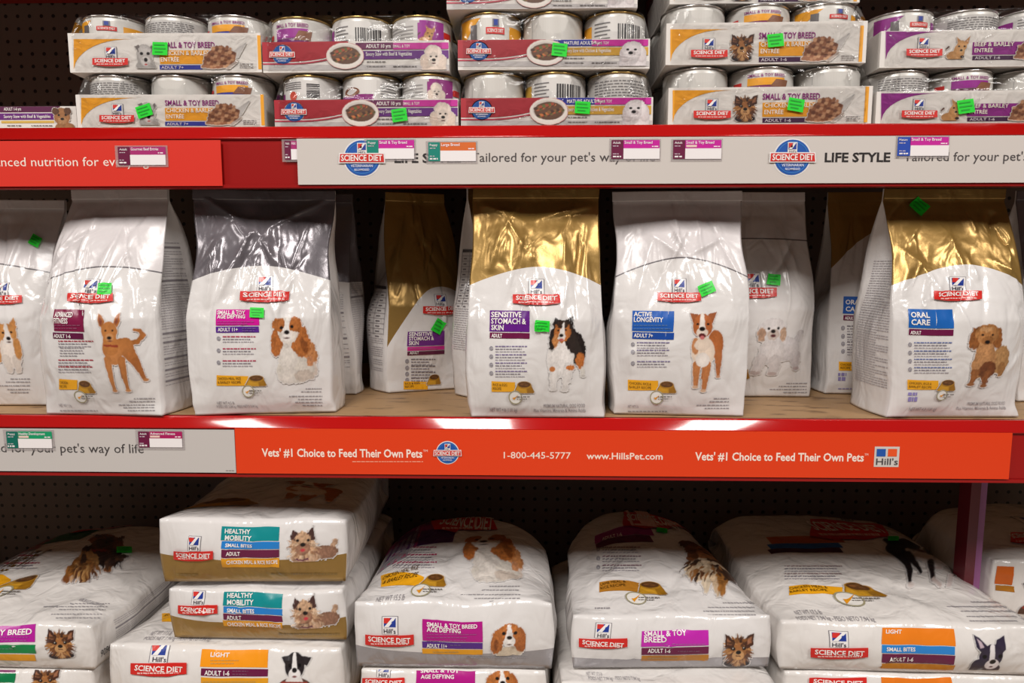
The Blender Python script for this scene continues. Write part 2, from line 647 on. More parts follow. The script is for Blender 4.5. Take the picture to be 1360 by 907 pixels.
PICS = {
 'tan_dog': (352, 478, 552, 780, 0.5, [
    K(480, 592, 9, 512, 588, 9, (166, 102, 50)), K(512, 588, 9, 532, 566, 9, (172, 106, 52)), K(532, 566, 9, 522, 549, 7, (180, 112, 58)), K(522, 549, 7, 502, 545, 5, (180, 112, 58)),
    K(445, 650, 10, 447, 718, 5, (140, 82, 40)), K(472, 612, 27, 502, 660, 17, (172, 106, 54)), K(502, 660, 16, 528, 724, 7, (164, 98, 48)), E(532, 728, 11, 6, (180, 118, 66)),
    K(415, 612, 36, 468, 600, 29, (180, 114, 60)), E(424, 628, 30, 42, (190, 124, 70)),
    K(396, 650, 15, 402, 762, 7, (186, 120, 66)), E(403, 766, 11, 6, (196, 134, 82)), K(452, 652, 15, 458, 762, 7, (178, 112, 58)), E(459, 766, 12, 6, (192, 130, 78)),
    K(411, 572, 26, 412, 602, 32, (184, 118, 62)), K(389, 598, 4, 438, 600, 4, (150, 60, 40)),
    G([(364, 485), (380, 494), (394, 514), (384, 540), (370, 526)], (176, 108, 56)), G([(450, 484), (454, 512), (442, 536), (427, 520), (434, 496)], (176, 108, 56)),
    G([(370, 494), (386, 514), (380, 530), (373, 520)], (140, 78, 56)), G([(446, 494), (446, 512), (438, 526), (432, 514)], (140, 78, 56)),
    E(410, 546, 31, 33, (188, 122, 66)), E(410, 570, 16, 15, (200, 142, 92)), E(409, 571, 9, 6, BLK), E(396, 545, 4, 3.4, BLK), E(423, 545, 4, 3.4, BLK), E(411, 582, 8, 3, (110, 60, 50))]),
 'spaniel_sitting': (322, 494, 506, 748, 1.6, [
    E(462, 640, 36, 66, (186, 124, 76)), E(470, 690, 28, 40, (206, 190, 178)), E(420, 690, 68, 52, (206, 198, 188)), E(395, 712, 40, 30, (216, 208, 200)), E(452, 712, 34, 22, (196, 182, 170)),
    E(476, 660, 12, 20, (190, 130, 90)), E(395, 640, 40, 50, (214, 206, 198)),
    E(351, 582, 24, 60, (170, 100, 50), 6), E(442, 582, 36, 62, (172, 102, 50), -8), E(395, 545, 42, 48, (222, 212, 202)), E(360, 524, 26, 24, (176, 106, 54), -20), E(426, 524, 28, 26, (172, 102, 50), 15),
    K(394, 506, 8, 390, 548, 15, (232, 226, 220)), E(390, 563, 24, 20, (230, 222, 216)), E(370, 534, 6, 6, BLK), E(412, 531, 7, 6, BLK), E(390, 551, 11, 8, BLK), E(390, 572, 10, 3, (90, 60, 56)),
    E(456, 600, 12, 30, (140, 78, 36), -12)]),
 'spaniel_head': (662, 654, 812, 790, 1.5, [
    E(745, 772, 58, 26, (206, 190, 168)), E(694, 728, 26, 54, (172, 102, 50), 8), E(790, 722, 26, 52, (164, 94, 46), -8), E(745, 694, 46, 38, (176, 106, 54)),
    K(745, 668, 7, 745, 712, 16, (236, 230, 226)), E(745, 728, 25, 20, (236, 230, 224)), E(722, 692, 8, 7, BLK), E(768, 691, 8, 7, BLK), E(745, 709, 11, 8, BLK), E(745, 738, 10, 3, (90, 60, 56)),
    E(690, 740, 10, 26, (140, 78, 38))]),
 'sheltie': (336, 488, 494, 774, 1.5, [
    K(470, 660, 13, 480, 706, 7, (216, 210, 202)), E(482, 712, 9, 5, (190, 184, 178)), E(454, 610, 34, 62, (36, 28, 26), -8), E(468, 652, 18, 30, (184, 106, 48)),
    E(395, 640, 50, 72, (224, 218, 214)), K(372, 680, 20, 370, 752, 10, (222, 216, 212)), E(369, 760, 13, 6, (210, 204, 200)), K(424, 680, 20, 415, 756, 10, (216, 210, 206)), E(414, 764, 13, 6, (206, 200, 196)),
    E(364, 684, 11, 10, (190, 116, 62)), E(432, 680, 16, 11, (190, 112, 54)),
    E(364, 570, 16, 46, (40, 30, 28), 8), E(430, 574, 22, 54, (40, 30, 28), -10), G([(360, 520), (368, 497), (392, 505), (388, 535), (366, 540)], (38, 30, 28)), G([(406, 506), (432, 490), (438, 530), (416, 540)], (38, 30, 28)),
    E(396, 548, 32, 38, (188, 112, 56)), E(372, 580, 12, 26, (196, 130, 76)), E(396, 520, 22, 16, (60, 44, 38)), K(400, 516, 4, 394, 556, 11, (236, 230, 226)), E(394, 566, 15, 13, (228, 220, 214)), E(393, 560, 8, 6, BLK), E(380, 541, 4, 4, BLK), E(410, 540, 4, 4, BLK), E(394, 576, 9, 5, (190, 100, 96))]),
 'brown_white_dog': (336, 474, 472, 774, 0.7, [
    K(405, 672, 11, 398, 714, 7, (170, 100, 54)), E(440, 592, 27, 50, (172, 98, 50)), K(450, 628, 15, 452, 706, 6, (176, 104, 58)), E(452, 712, 8, 5, (190, 140, 110)),
    E(396, 622, 42, 56, (224, 204, 186)), E(368, 600, 14, 30, (190, 128, 84)), K(374, 668, 15, 373, 744, 8, (188, 120, 70)), E(372, 750, 11, 6, (206, 170, 140)), K(410, 668, 16, 404, 758, 8, (186, 116, 66)), E(402, 764, 11, 6, (206, 170, 140)),
    E(394, 650, 26, 26, (232, 222, 214)), E(392, 596, 28, 22, (226, 206, 188)),
    G([(341, 484), (372, 488), (376, 508), (356, 520)], (148, 82, 44)), G([(443, 479), (412, 488), (410, 510), (430, 518)], (148, 82, 44)),
    E(392, 528, 37, 42, (172, 96, 50)), K(390, 490, 6, 391, 534, 12, (232, 222, 212)), E(391, 552, 22, 17, (226, 208, 194)), E(391, 539, 11, 8, BLK), E(373, 522, 5, 4, BLK), E(412, 522, 5, 4, BLK), E(392, 563, 13, 9, (96, 34, 36)), E(392, 570, 8, 7, (200, 110, 110))]),
 'bichon': (584, 494, 762, 714, 1.3, [
    K(735, 592, 11, 750, 556, 12, (196, 190, 190)), K(730, 640, 24, 734, 680, 11, (196, 188, 188)), E(735, 686, 11, 6, (176, 160, 158)), E(690, 610, 58, 46, (206, 200, 200)), E(648, 622, 46, 52, (212, 206, 205)),
    K(612, 650, 21, 603, 694, 15, (210, 203, 202)), E(601, 702, 17, 8, (186, 170, 166)), K(662, 656, 21, 658, 698, 15, (206, 199, 198)), E(657, 706, 16, 7, (186, 170, 166)),
    E(645, 544, 51, 45, (216, 210, 209)), E(604, 560, 14, 26, (186, 150, 126)), E(685, 560, 14, 26, (190, 158, 134)), E(645, 560, 24, 20, (206, 190, 180)), E(628, 538, 5, 5, BLK), E(664, 537, 5, 5, BLK), E(645, 548, 9, 7, BLK), E(646, 564, 10, 6, (90, 40, 44))]),
 'dachshund': (552, 520, 724, 760, 1.4, [
    E(682, 650, 36, 52, (168, 126, 82)), K(692, 680, 18, 694, 708, 9, (156, 110, 66)), E(620, 660, 42, 62, (172, 122, 78)), K(612, 600, 30, 624, 660, 36, (178, 128, 84)), E(638, 690, 30, 34, (112, 62, 34)),
    K(598, 700, 16, 597, 736, 10, (140, 86, 46)), E(596, 744, 15, 7, (150, 96, 56)), K(642, 704, 14, 643, 742, 9, (132, 78, 42)), E(644, 750, 13, 7, (146, 92, 52)),
    E(576, 572, 20, 40, (138, 84, 44), 6), E(654, 572, 20, 40, (142, 88, 46), -6), E(615, 556, 40, 36, (164, 112, 66)), E(616, 580, 17, 16, (146, 96, 54)), E(617, 586, 9, 7, BLK), E(600, 560, 4, 4, BLK), E(632, 560, 4, 4, BLK), E(610, 540, 20, 10, (190, 142, 96))]),
 'corgi': (-90, 490, 84, 706, 0.9, [
    E(-20, 600, 60, 60, (196, 140, 84)), K(-40, 640, 22, -44, 690, 12, (206, 160, 112)), E(38, 620, 40, 60, (226, 214, 204)), K(14, 650, 18, 22, 690, 11, (216, 204, 194)), K(56, 650, 18, 54, 692, 11, (216, 204, 194)), E(66, 610, 14, 40, (196, 136, 76)),
    G([(-2, 530), (8, 508), (26, 530), (20, 550)], (190, 128, 70)), G([(48, 525), (72, 494), (76, 530), (62, 552)], (196, 134, 76)), E(36, 552, 36, 34, (200, 140, 80)), K(36, 522, 5, 36, 566, 13, (234, 226, 220)), E(36, 578, 20, 15, (232, 224, 218)), E(38, 573, 9, 7, BLK), E(20, 552, 5, 4, BLK), E(54, 550, 5, 4, BLK), E(38, 586, 8, 3, (80, 50, 46))]),
 'yorkie_standing': (246, 284, 556, 502, 1.8, [
    K(455, 395, 34, 455, 455, 15, (150, 98, 50)), E(450, 460, 22, 8, (140, 86, 44)), K(360, 405, 48, 460, 395, 38, (48, 32, 28)), E(345, 432, 52, 50, (176, 128, 76)),
    K(300, 440, 24, 272, 484, 18, (150, 96, 46)), E(268, 490, 20, 8, (120, 70, 36)), K(352, 440, 26, 350, 484, 18, (156, 102, 52)), E(350, 490, 22, 8, (120, 70, 36)), E(330, 425, 16, 36, (70, 46, 36)),
    *fur(350, 430, 70, 70, 36, [(190, 142, 88), (140, 92, 50), (96, 60, 38), (206, 160, 106)], 8, 0.36, 5, 20, 160), *fur(440, 400, 90, 60, 24, [(60, 42, 36), (36, 24, 22), (84, 58, 44)], 9, 0.36, 6, 0, 120), E(434, 336, 88, 42, (116, 66, 38)), *fur(434, 340, 84, 44, 30, [(140, 86, 50), (96, 56, 34), (60, 38, 30)], 8, 0.36, 8), G([(375, 320), (366, 296), (400, 300), (404, 320)], (70, 42, 30)), G([(480, 312), (534, 294), (520, 324), (490, 330)], (74, 44, 30)), E(424, 348, 52, 26, (66, 42, 34)), E(424, 338, 14, 7, BLK), E(402, 330, 7, 4, BLK), E(452, 330, 7, 4, BLK), K(358, 380, 4, 430, 378, 4, (150, 40, 40))]),
 'yorkie_face': (192, 678, 322, 808, 0.8, [
    E(256, 794, 54, 18, (40, 30, 34)), E(256, 744, 50, 44, (150, 98, 56))] +
    fur(256, 744, 62, 56, 44, [(176, 122, 70), (120, 74, 42), (196, 144, 90), (92, 56, 36), (150, 98, 54)], 5.5, 0.5, 3) +
    [G([(198, 726), (200, 682), (222, 690), (242, 716), (228, 736)], (70, 42, 32)), G([(272, 716), (294, 688), (318, 680), (316, 724), (290, 736)], (74, 44, 32)), G([(206, 716), (208, 694), (224, 706), (228, 722)], (150, 100, 72)), G([(288, 720), (296, 700), (310, 692), (308, 716)], (150, 100, 72))] +
    fur(256, 716, 34, 22, 14, [(86, 54, 36), (132, 86, 50), (64, 40, 30)], 5, 0.7, 5, 190, 350) +
    [E(256, 760, 24, 20, (196, 148, 98)), E(256, 748, 11, 8, BLK), E(235, 734, 8, 7, BLK), E(278, 733, 8, 7, BLK), E(233, 732, 2, 2, (210, 200, 190)), E(276, 731, 2, 2, (210, 200, 190)), K(248, 762, 2, 264, 762, 2, (70, 36, 34))] +
    fur(256, 770, 30, 34, 14, [(182, 132, 84), (206, 160, 112), (140, 92, 56)], 4, 0.6, 7, 30, 150)),
 'long_hair_terrier': (590, 300, 816, 572, 1.7, [
    K(690, 440, 50, 775, 540, 26, (196, 170, 140)), E(665, 470, 44, 46, (206, 184, 156)), K(690, 500, 22, 720, 545, 14, (212, 194, 170)), K(770, 500, 26, 786, 556, 14, (150, 100, 50)), K(720, 430, 26, 790, 500, 20, (70, 48, 36)),
    G([(594, 330), (610, 308), (650, 318), (650, 360), (612, 360)], (92, 54, 32)), G([(700, 350), (748, 338), (764, 372), (740, 410)], (92, 56, 34)), E(688, 372, 72, 54, (124, 74, 42)), E(650, 400, 26, 44, (110, 64, 36), 20), E(720, 410, 26, 40, (84, 50, 32), -10), *fur(690, 440, 80, 90, 50, [(196, 168, 136), (150, 100, 56), (96, 60, 38), (214, 192, 164), (60, 42, 34)], 9, 0.34, 9, 0, 180), *fur(688, 372, 70, 54, 30, [(140, 88, 50), (96, 58, 36), (166, 110, 66)], 9, 0.36, 4), E(684, 392, 30, 26, (154, 98, 58)), E(684, 384, 10, 7, BLK), E(664, 366, 6, 5, BLK), E(706, 372, 6, 5, BLK)]),
 'cairn_terrier': (792, 238, 1012, 396, 1.6, [
    K(985, 340, 14, 1000, 304, 9, (176, 142, 116)), E(955, 356, 58, 34, (140, 102, 82)), E(876, 378, 66, 26, (196, 160, 132)), E(862, 322, 54, 56, (206, 170, 138)), *fur(862, 326, 60, 64, 44, [(220, 188, 158), (186, 146, 114), (160, 118, 88), (232, 204, 176)], 5, 0.5, 2),
    G([(806, 292), (816, 250), (846, 276), (832, 300)], (74, 50, 46)), G([(880, 272), (904, 241), (918, 292), (900, 304)], (74, 50, 46)), E(862, 290, 34, 20, (196, 158, 126)), E(862, 338, 32, 28, (158, 116, 92)), E(862, 318, 12, 9, BLK), E(838, 300, 7, 6, BLK), E(886, 299, 7, 6, BLK), E(863, 342, 10, 7, (190, 60, 70)), K(830, 384, 4, 890, 384, 4, (110, 60, 80))]),
 'boston_head': (740, 780, 910, 910, 0.3, [
    E(826, 908, 76, 42, (84, 58, 48)), E(826, 890, 40, 34, (222, 214, 210)), K(772, 885, 5, 880, 890, 5, (150, 60, 50)), G([(765, 797), (818, 786), (812, 812), (786, 824)], (44, 38, 40)), G([(846, 790), (905, 797), (884, 828), (860, 816)], (44, 38, 40)), E(828, 826, 46, 46, (40, 34, 36)),
    K(826, 788, 7, 828, 832, 13, (232, 228, 226)), E(828, 856, 28, 22, (228, 222, 220)), E(828, 841, 12, 9, BLK), E(804, 824, 7, 7, (10, 8, 10)), E(852, 824, 7, 7, (10, 8, 10)), E(820, 820, 1.5, 1.5, (240, 240, 240)), E(828, 864, 10, 4, (120, 70, 70))]),
 'boston_upright': (1046, 690, 1196, 858, 0.3, [
    K(1080, 830, 30, 1084, 870, 34, (46, 38, 56)), E(1140, 850, 40, 30, (60, 48, 60)), G([(1054, 702), (1076, 712), (1110, 745), (1086, 772), (1062, 748)], (50, 42, 62)), G([(1184, 706), (1148, 722), (1140, 750), (1170, 780), (1188, 760)], (50, 42, 62)), G([(1066, 715), (1084, 728), (1094, 748), (1078, 752)], (190, 170, 180)),
    E(1128, 790, 50, 52, (48, 40, 58)), K(1130, 748, 10, 1132, 800, 12, (228, 222, 222)), E(1138, 826, 30, 26, (224, 214, 214)), E(1138, 812, 14, 11, BLK), E(1100, 788, 9, 9, (10, 8, 12)), E(1166, 788, 9, 9, (10, 8, 12)), E(1138, 838, 8, 4, (90, 50, 60))]),
 'boston_standing': (30, 555, 560, 870, 0.3, [
    E(420, 770, 22, 10, (190, 170, 165)), K(300, 690, 46, 420, 720, 40, (206, 196, 192)), K(460, 700, 24, 535, 795, 12, (36, 28, 30)), K(520, 800, 16, 540, 850, 14, (214, 200, 196)), K(360, 740, 20, 420, 830, 12, (34, 26, 28)), K(420, 830, 10, 490, 860, 8, (200, 184, 178)),
    K(60, 570, 10, 160, 640, 40, (30, 24, 26)), K(130, 640, 44, 210, 730, 26, (30, 24, 26)), K(210, 720, 26, 262, 840, 13, (30, 24, 26)), E(270, 855, 26, 9, (210, 196, 190)), K(220, 700, 24, 318, 795, 10, (30, 24, 26)), K(160, 610, 40, 240, 640, 26, (32, 26, 28)),
    E(330, 620, 54, 52, (28, 22, 24)), E(272, 660, 30, 12, (90, 50, 46)), K(340, 590, 6, 352, 630, 8, (60, 50, 50))]),
 'schnauzer': (590, 200, 705, 300, 1.2, [
    E(655, 290, 48, 26, (170, 164, 160)), E(650, 250, 38, 44, (176, 170, 166)), G([(604, 215), (625, 208), (640, 230), (622, 236)], (120, 112, 110)), G([(668, 228), (690, 208), (694, 226), (682, 238)], (120, 112, 110)), E(652, 228, 30, 18, (196, 190, 186)), E(654, 272, 24, 20, (206, 200, 196)), E(655, 266, 9, 8, BLK), E(636, 242, 8, 6, BLK), E(668, 242, 8, 6, BLK), E(655, 284, 7, 3, (190, 70, 70))]),
 'poodle': (730, 200, 845, 320, 1.3, [
    E(790, 312, 54, 20, (222, 204, 190)), E(752, 282, 26, 34, (216, 198, 184)), E(820, 282, 26, 34, (216, 198, 184)), E(786, 238, 36, 32, (226, 210, 198)), E(788, 272, 24, 34, (226, 212, 200)), E(789, 274, 9, 7, BLK), E(776, 258, 5, 4, BLK), E(800, 258, 5, 4, BLK), E(789, 290, 9, 3, (110, 70, 66))]),
 'maltese': (760, 175, 865, 290, 1.3, [
    E(815, 280, 54, 30, (214, 206, 206)), E(782, 240, 22, 34, (206, 196, 196)), E(846, 240, 20, 34, (206, 196, 196)), E(812, 218, 42, 40, (222, 214, 214)), E(808, 232, 14, 12, (206, 196, 196)), E(804, 230, 9, 7, BLK), E(792, 214, 6, 5, BLK), E(822, 214, 6, 5, BLK)]),
 'chihuahua': (985, 145, 1125, 280, 0.6, [
    K(985, 225, 4, 1000, 212, 5, (90, 56, 40)), E(1040, 262, 52, 26, (186, 136, 84)), E(1062, 240, 32, 44, (196, 146, 92)), G([(1044, 158), (1068, 178), (1070, 204), (1052, 200)], (190, 136, 82)), G([(1122, 152), (1092, 182), (1088, 204), (1112, 198)], (186, 132, 80)), E(1076, 208, 30, 30, (200, 150, 96)), E(1076, 232, 15, 16, (212, 168, 118)), E(1074, 232, 8, 6, BLK), E(1060, 210, 6, 5, BLK), E(1092, 210, 6, 5, BLK), E(1082, 268, 12, 8, (60, 40, 36))]),
 'brown_terrier': (236, 484, 332, 584, 1.4, [
    E(290, 580, 44, 26, (150, 104, 66)), E(280, 530, 36, 42, (150, 104, 66)), E(252, 505, 16, 16, (90, 60, 42)), E(306, 505, 16, 18, (90, 60, 42)), E(280, 548, 20, 16, (172, 128, 88)), E(280, 540, 8, 6, BLK), E(266, 522, 5, 5, BLK), E(296, 522, 5, 5, BLK)]),
 'food_bowl': (0, 0, 100, 58, 0.2, [
    G([(18, 20), (84, 20), (100, 52), (92, 58), (8, 58), (0, 52)], (150, 104, 26)), G([(20, 24), (60, 30), (64, 56), (10, 56), (4, 52)], (196, 144, 40)), E(51, 20, 34, 17, (176, 126, 36)), E(51, 18, 29, 13, (92, 58, 30)), E(40, 16, 8, 4, (120, 78, 42)), E(60, 20, 9, 4, (116, 76, 40)), E(52, 12, 8, 4, (104, 68, 36))]),
 'stew_bowl': (0, 0, 170, 115, 0.4, [
    E(85, 56, 84, 56, (216, 208, 200)), E(84, 50, 72, 42, (200, 190, 182)), E(86, 54, 66, 38, (92, 62, 44))] +
    [E(24 + (i * 37) % 124, 20 + (i * 23) % 66, 7 + i % 4, 5 + i % 3, [(64, 36, 26), (150, 70, 46), (120, 84, 50), (186, 110, 60), (90, 96, 50), (70, 44, 32)][i % 6]) for i in range(64) if ((24 + (i * 37) % 124 - 86) / 62) ** 2 + ((20 + (i * 23) % 66 - 54) / 33) ** 2 < 1]),
 'spoon_food': (0, 0, 215, 105, 0.5, [
    K(165, 45, 16, 208, 4, 3, (198, 192, 188)), K(205, 6, 3, 214, 0, 1, (170, 166, 164)), G([(0, 98), (30, 45), (70, 14), (100, 10), (140, 30), (165, 40), (160, 70), (130, 96), (60, 104)], (150, 100, 70))] +
    [E(18 + (i * 41) % 140, 16 + (i * 29) % 80, 6 + i % 5, 5 + i % 4, [(122, 72, 46), (176, 126, 92), (140, 88, 58), (190, 144, 108), (108, 62, 42)][i % 5]) for i in range(90) if (18 + (i * 41) % 140) + 1.6 * (16 + (i * 29) % 80) > 92 and ((18 + (i * 41) % 140 - 88) / 80) ** 2 + ((16 + (i * 29) % 80 - 58) / 44) ** 2 < 1] +
    [K(125, 100, 6, 168, 72, 5, (176, 160, 150))]),
}


# ------------------------------------------------------------------ builders
def box(name, x0, x1, y0, y1, z0, z1, mat, parent=None, origin=(0, 0, 0), bev=0.0):
    v = [(x - origin[0], y - origin[1], z - origin[2]) for z in (z0, z1) for y in (y0, y1) for x in (x0, x1)]
    f = [(0, 2, 3, 1), (4, 5, 7, 6), (0, 1, 5, 4), (2, 6, 7, 3), (0, 4, 6, 2), (1, 3, 7, 5)]
    o = mesh_obj(name, v, f, mat, parent)
    if bev:
        md = o.modifiers.new('bevel', 'BEVEL'); md.width = bev; md.segments = 2
    return o


def weld(grids):
    """list of (nv,nu,3) grids -> welded verts, faces, index map per grid"""
    tab, verts, faces, maps = {}, [], [], []
    for g in grids:
        nv, nu = g.shape[:2]
        r = np.round(g.reshape(-1, 3) * 2e5).astype(int)
        m = np.empty(len(r), int)
        gp = g.reshape(-1, 3)
        for k in range(len(r)):
            key = (r[k, 0], r[k, 1], r[k, 2])
            if key not in tab:
                tab[key] = len(verts)
                verts.append(gp[k])
            m[k] = tab[key]
        m = m.reshape(nv, nu)
        maps.append(m)
        for i in range(nv - 1):
            for j in range(nu - 1):
                q = [m[i, j], m[i, j + 1], m[i + 1, j + 1], m[i + 1, j]]
                if len(set(q)) >= 3:
                    qq = []
                    for k in q:
                        if not qq or (k != qq[-1] and k != qq[0]):
                            qq.append(int(k))
                    if len(qq) >= 3:
                        faces.append(qq)
    return np.array(verts), faces, maps


def orient_out(o):
    import bmesh
    bm = bmesh.new(); bm.from_mesh(o.data)
    bmesh.ops.recalc_face_normals(bm, faces=bm.faces)
    bm.to_mesh(o.data); bm.free()


def crease_field(U, V, rng, lines, asp):
    """sum of sharp-crested folds; lines = (u0, v0, u1, v1, width_m, amp_m)"""
    h = np.zeros(U.shape)
    for (u0, v0, u1, v1, w, a) in lines:
        ax, ay, bx, by = u0 * asp, v0, u1 * asp, v1
        vx, vy = bx - ax, by - ay
        L2 = vx * vx + vy * vy
        X, Y = U * asp, V
        t = ((X - ax) * vx + (Y - ay) * vy) / L2
        bend = 0.03 * np.sin(t * 3.1 + u0 * 9)
        d = ((X - ax) * vy - (Y - ay) * vx) / math.sqrt(L2) + bend * math.sqrt(L2)
        env = np.clip(np.sin(np.pi * np.clip(t, 0, 1)), 0, 1) ** 0.7
        h += a * env * np.exp(-np.abs(d) / w) * np.where(d > 0, 1, np.exp(-np.abs(d) / w))
    return h


def rotz(P, a):
    c, s = math.cos(a), math.sin(a)
    Q = P.copy()
    Q[..., 0] = P[..., 0] * c - P[..., 1] * s
    Q[..., 1] = P[..., 0] * s + P[..., 1] * c
    return Q


def standing_bag(x0, x1, ytop, ybase, D, rz, mat, seed, label, W=None, deck=None, arc=None, waist=0.05, name='pet_food_bag',
                 group='pet food bags on the middle shelf', lean=(0, 0), folds=10, bulge=0.022, topw=0.04, gout=0.006, bx=None, creases=None, Yf=None, H=None):
    rng = random.Random(seed)
    deck = DECK2 if deck is None else deck
    cx = (x0 + x1) / 2 if bx is None else bx
    pf = at_z(cx, ybase, deck)
    if Yf is not None:
        pf = at(cx, ybase, Yf); pf[2] = deck
    a = math.radians(rz)
    zc = (pf - EYE) @ FWD
    W = W or (x1 - x0) * zc / FPX / math.cos(a)
    H = H or (at(cx, ytop, pf[1])[2] - deck)
    root_loc = pf + np.array([-math.sin(a) * D / 2, math.cos(a) * D / 2, 0.0015])
    root = empty(name, root_loc, a, label, 'bag of pet food', group)
    NV, NU, NG, NB = 116, 80, 15, 20
    v = np.linspace(0, 1, NV)
    t = D * (0.93 + 0.07 * sst(0, 0.25, v)) * np.clip((0.95 - v) / 0.52, 0, 1) ** 0.85
    t = np.maximum(t, 0.003)
    w = W / 2 * (1 - waist * np.exp(-((v - 0.74) / 0.15) ** 2) - 0.02 * np.exp(-((v - 0.08) / 0.08) ** 2) - topw * sst(0.62, 1.0, v) ** 1.3)
    bl = bulge * np.sin(np.pi * np.clip(v / 0.88, 0, 1)) ** 0.8
    z = v * H
    U, V = np.meshgrid(np.linspace(0, 1, NU), v)
    prof = 1 - np.abs(2 * U - 1) ** 2.4

    def finish(P):
        q = P * np.array([14.0, 14.0, 9.0]) + seed * 3.7
        amp = 0.0066 * sst(0.0, 0.06, P[..., 2:3] / H)
        d = np.stack([vnoise(q, 1), vnoise(q, 2), 0 * P[..., 0]], -1) * amp
        q = P * np.array([40.0, 40.0, 26.0]) + seed
        d += np.stack([vnoise(q, 4), vnoise(q, 5), 0 * P[..., 0]], -1) * 0.0010 * (0.4 + 1.2 * sst(0.55, 0.95, P[..., 2:3] / H))
        s = np.clip(P[..., 2] / H, 0, 1)
        P = P + d
        P[..., 0] += lean[0] * s ** 1.5
        P[..., 1] += lean[1] * s ** 1.5
        return P
    lines = list(creases or [])
    for k in range(folds):
        u0 = rng.uniform(0.08, 0.92); v0 = rng.uniform(0.66, 0.95)
        u1 = u0 + rng.uniform(-0.30, 0.30); v1 = v0 - rng.uniform(0.10, 0.34)
        lines.append((u0, v0, u1, v1, rng.uniform(0.0045, 0.010), rng.uniform(0.0016, 0.0048) * rng.choice((-1, 1))))
    for k in range(folds // 2):
        u0 = rng.choice((rng.uniform(0.02, 0.2), rng.uniform(0.8, 0.98))); v0 = rng.uniform(0.05, 0.5)
        lines.append((u0, v0, u0 + rng.uniform(-0.2, 0.2), v0 + rng.uniform(0.06, 0.2), 0.01, rng.uniform(0.001, 0.002) * rng.choice((-1, 1))))
    for k in range(folds // 2):               # long soft pulls down the body of the pouch
        u0, v0 = rng.uniform(0.15, 0.85), rng.uniform(0.62, 0.9)
        lines.append((u0, v0, u0 + rng.uniform(-0.35, 0.35), v0 - rng.uniform(0.3, 0.5), rng.uniform(0.006, 0.012), rng.uniform(0.0016, 0.0034) * rng.choice((-1, 1))))
    asp = W / H
    edge = np.clip(np.minimum(U, 1 - U) / 0.08, 0, 1)
    cr = crease_field(U, V, rng, [(l[0], l[1], l[2], l[3], l[4] / H * 0.85, l[5] * 1.45) for l in lines], asp) * edge * sst(0, 0.05, V)
    zb = -0.012 * (np.abs(2 * U - 1) ** 3) * 0  # flat base
    front = np.stack([w[:, None] * (2 * U - 1), -t[:, None] / 2 - bl[:, None] * prof - cr, z[:, None] + 0 * U], -1)
    Ub, Vb = np.meshgrid(np.linspace(1, 0, NB), v)
    back = np.stack([w[:, None] * (2 * Ub - 1), t[:, None] / 2 + bl[:, None] * 0.6 * (1 - np.abs(2 * Ub - 1) ** 2.4), z[:, None] + 0 * Ub], -1)
    S, Vs = np.meshgrid(np.linspace(0, 1, NG), v)
    gin = gout * (1 - sst(0.3, 0.72, v)) - np.minimum(t * 0.42, 0.022) * sst(0.35, 0.72, v)
    gus = gin[:, None] * np.sin(np.pi * S)
    right = np.stack([w[:, None] + gus, t[:, None] * (S - 0.5), z[:, None] + 0 * S], -1)
    left = np.stack([-w[:, None] - gus[:, ::-1], t[:, None] * (0.5 - S), z[:, None] + 0 * S], -1)
    front, back, right, left = finish(front), finish(back), finish(right), finish(left)
    # base panel: Coons-like strip between the front and back bottom edges
    sb = np.linspace(0, 1, 8)
    base = np.stack([front[0] * (1 - q) + back[0][np.round(np.linspace(NB - 1, 0, NU)).astype(int)] * q for q in sb])
    base[0] = front[0]
    base[-1, 0] = back[0, -1]; base[-1, -1] = back[0, 0]
    verts, faces, maps = weld([front, right, back, left])
    # close the base with one polygon round the bottom row
    ring = list(maps[0][0]) + list(maps[1][0][1:]) + list(maps[2][0][1:]) + list(maps[3][0][1:-1])
    faces.append([int(k) for k in ring[::-1]])
    zone = np.full(len(verts), -1.0)
    if arc is not None:
        vc, vedge = arc[:2]
        skew = arc[2] if len(arc) > 2 else 0.0
        zz = V - (vc - (vc - vedge) * np.abs(2 * U - 1) ** 1.8 + skew * (U - 0.5))
        zone[maps[0].ravel()] = zz.ravel()
        if len(arc) > 3:      # accent colour runs round onto the gussets too
            for g in (1, 3):
                zone[maps[g].ravel()] = (np.linspace(0, 1, NV)[:, None] - vedge + 0 * maps[g]).ravel()
            zone[maps[2].ravel()] = (np.linspace(0, 1, NV)[:, None] - vedge + 0 * maps[2]).ravel()
    o = mesh_obj('pouch', verts, faces, mat, root, True, None, {'zone': zone})
    orient_out(o)
    eu = np.array([math.cos(a), math.sin(a), 0]); evv = np.array([0, 0, 1.0])
    ey = np.array([-math.sin(a), math.cos(a), 0])
    O = root_loc - eu * W / 2 - ey * D / 2
    fr = Face(front, (0, -1, 0), O, eu, evv, W, H).place(root_loc, a)
    gr = Face(right, (1, 0, 0), root_loc + eu * W / 2 - ey * D / 2, ey, evv, D, H)
    gl = Face(left, (-1, 0, 0), root_loc - eu * W / 2 + ey * D / 2, -ey, evv, D, H)
    # heat-seal band across the top
    sx = np.linspace(-w[-1] * 0.995, w[-1] * 0.995, 30)
    seal = []
    for k, zz in enumerate(np.linspace(H * 0.955, H * 0.999, 9)):
        yy = 0.0030 + 0.0008 * (k % 2)
        seal.append(np.stack([sx, 0 * sx - yy, 0 * sx + zz], -1))
    seal = finish(np.array(seal))
    sv, sf, _ = weld([seal])
    mesh_obj('top_seal', sv, sf, mat, root, True, None, {'zone': np.full(len(sv), 1.0 if arc is not None else -1.0)})
    return root, fr, gr, gl


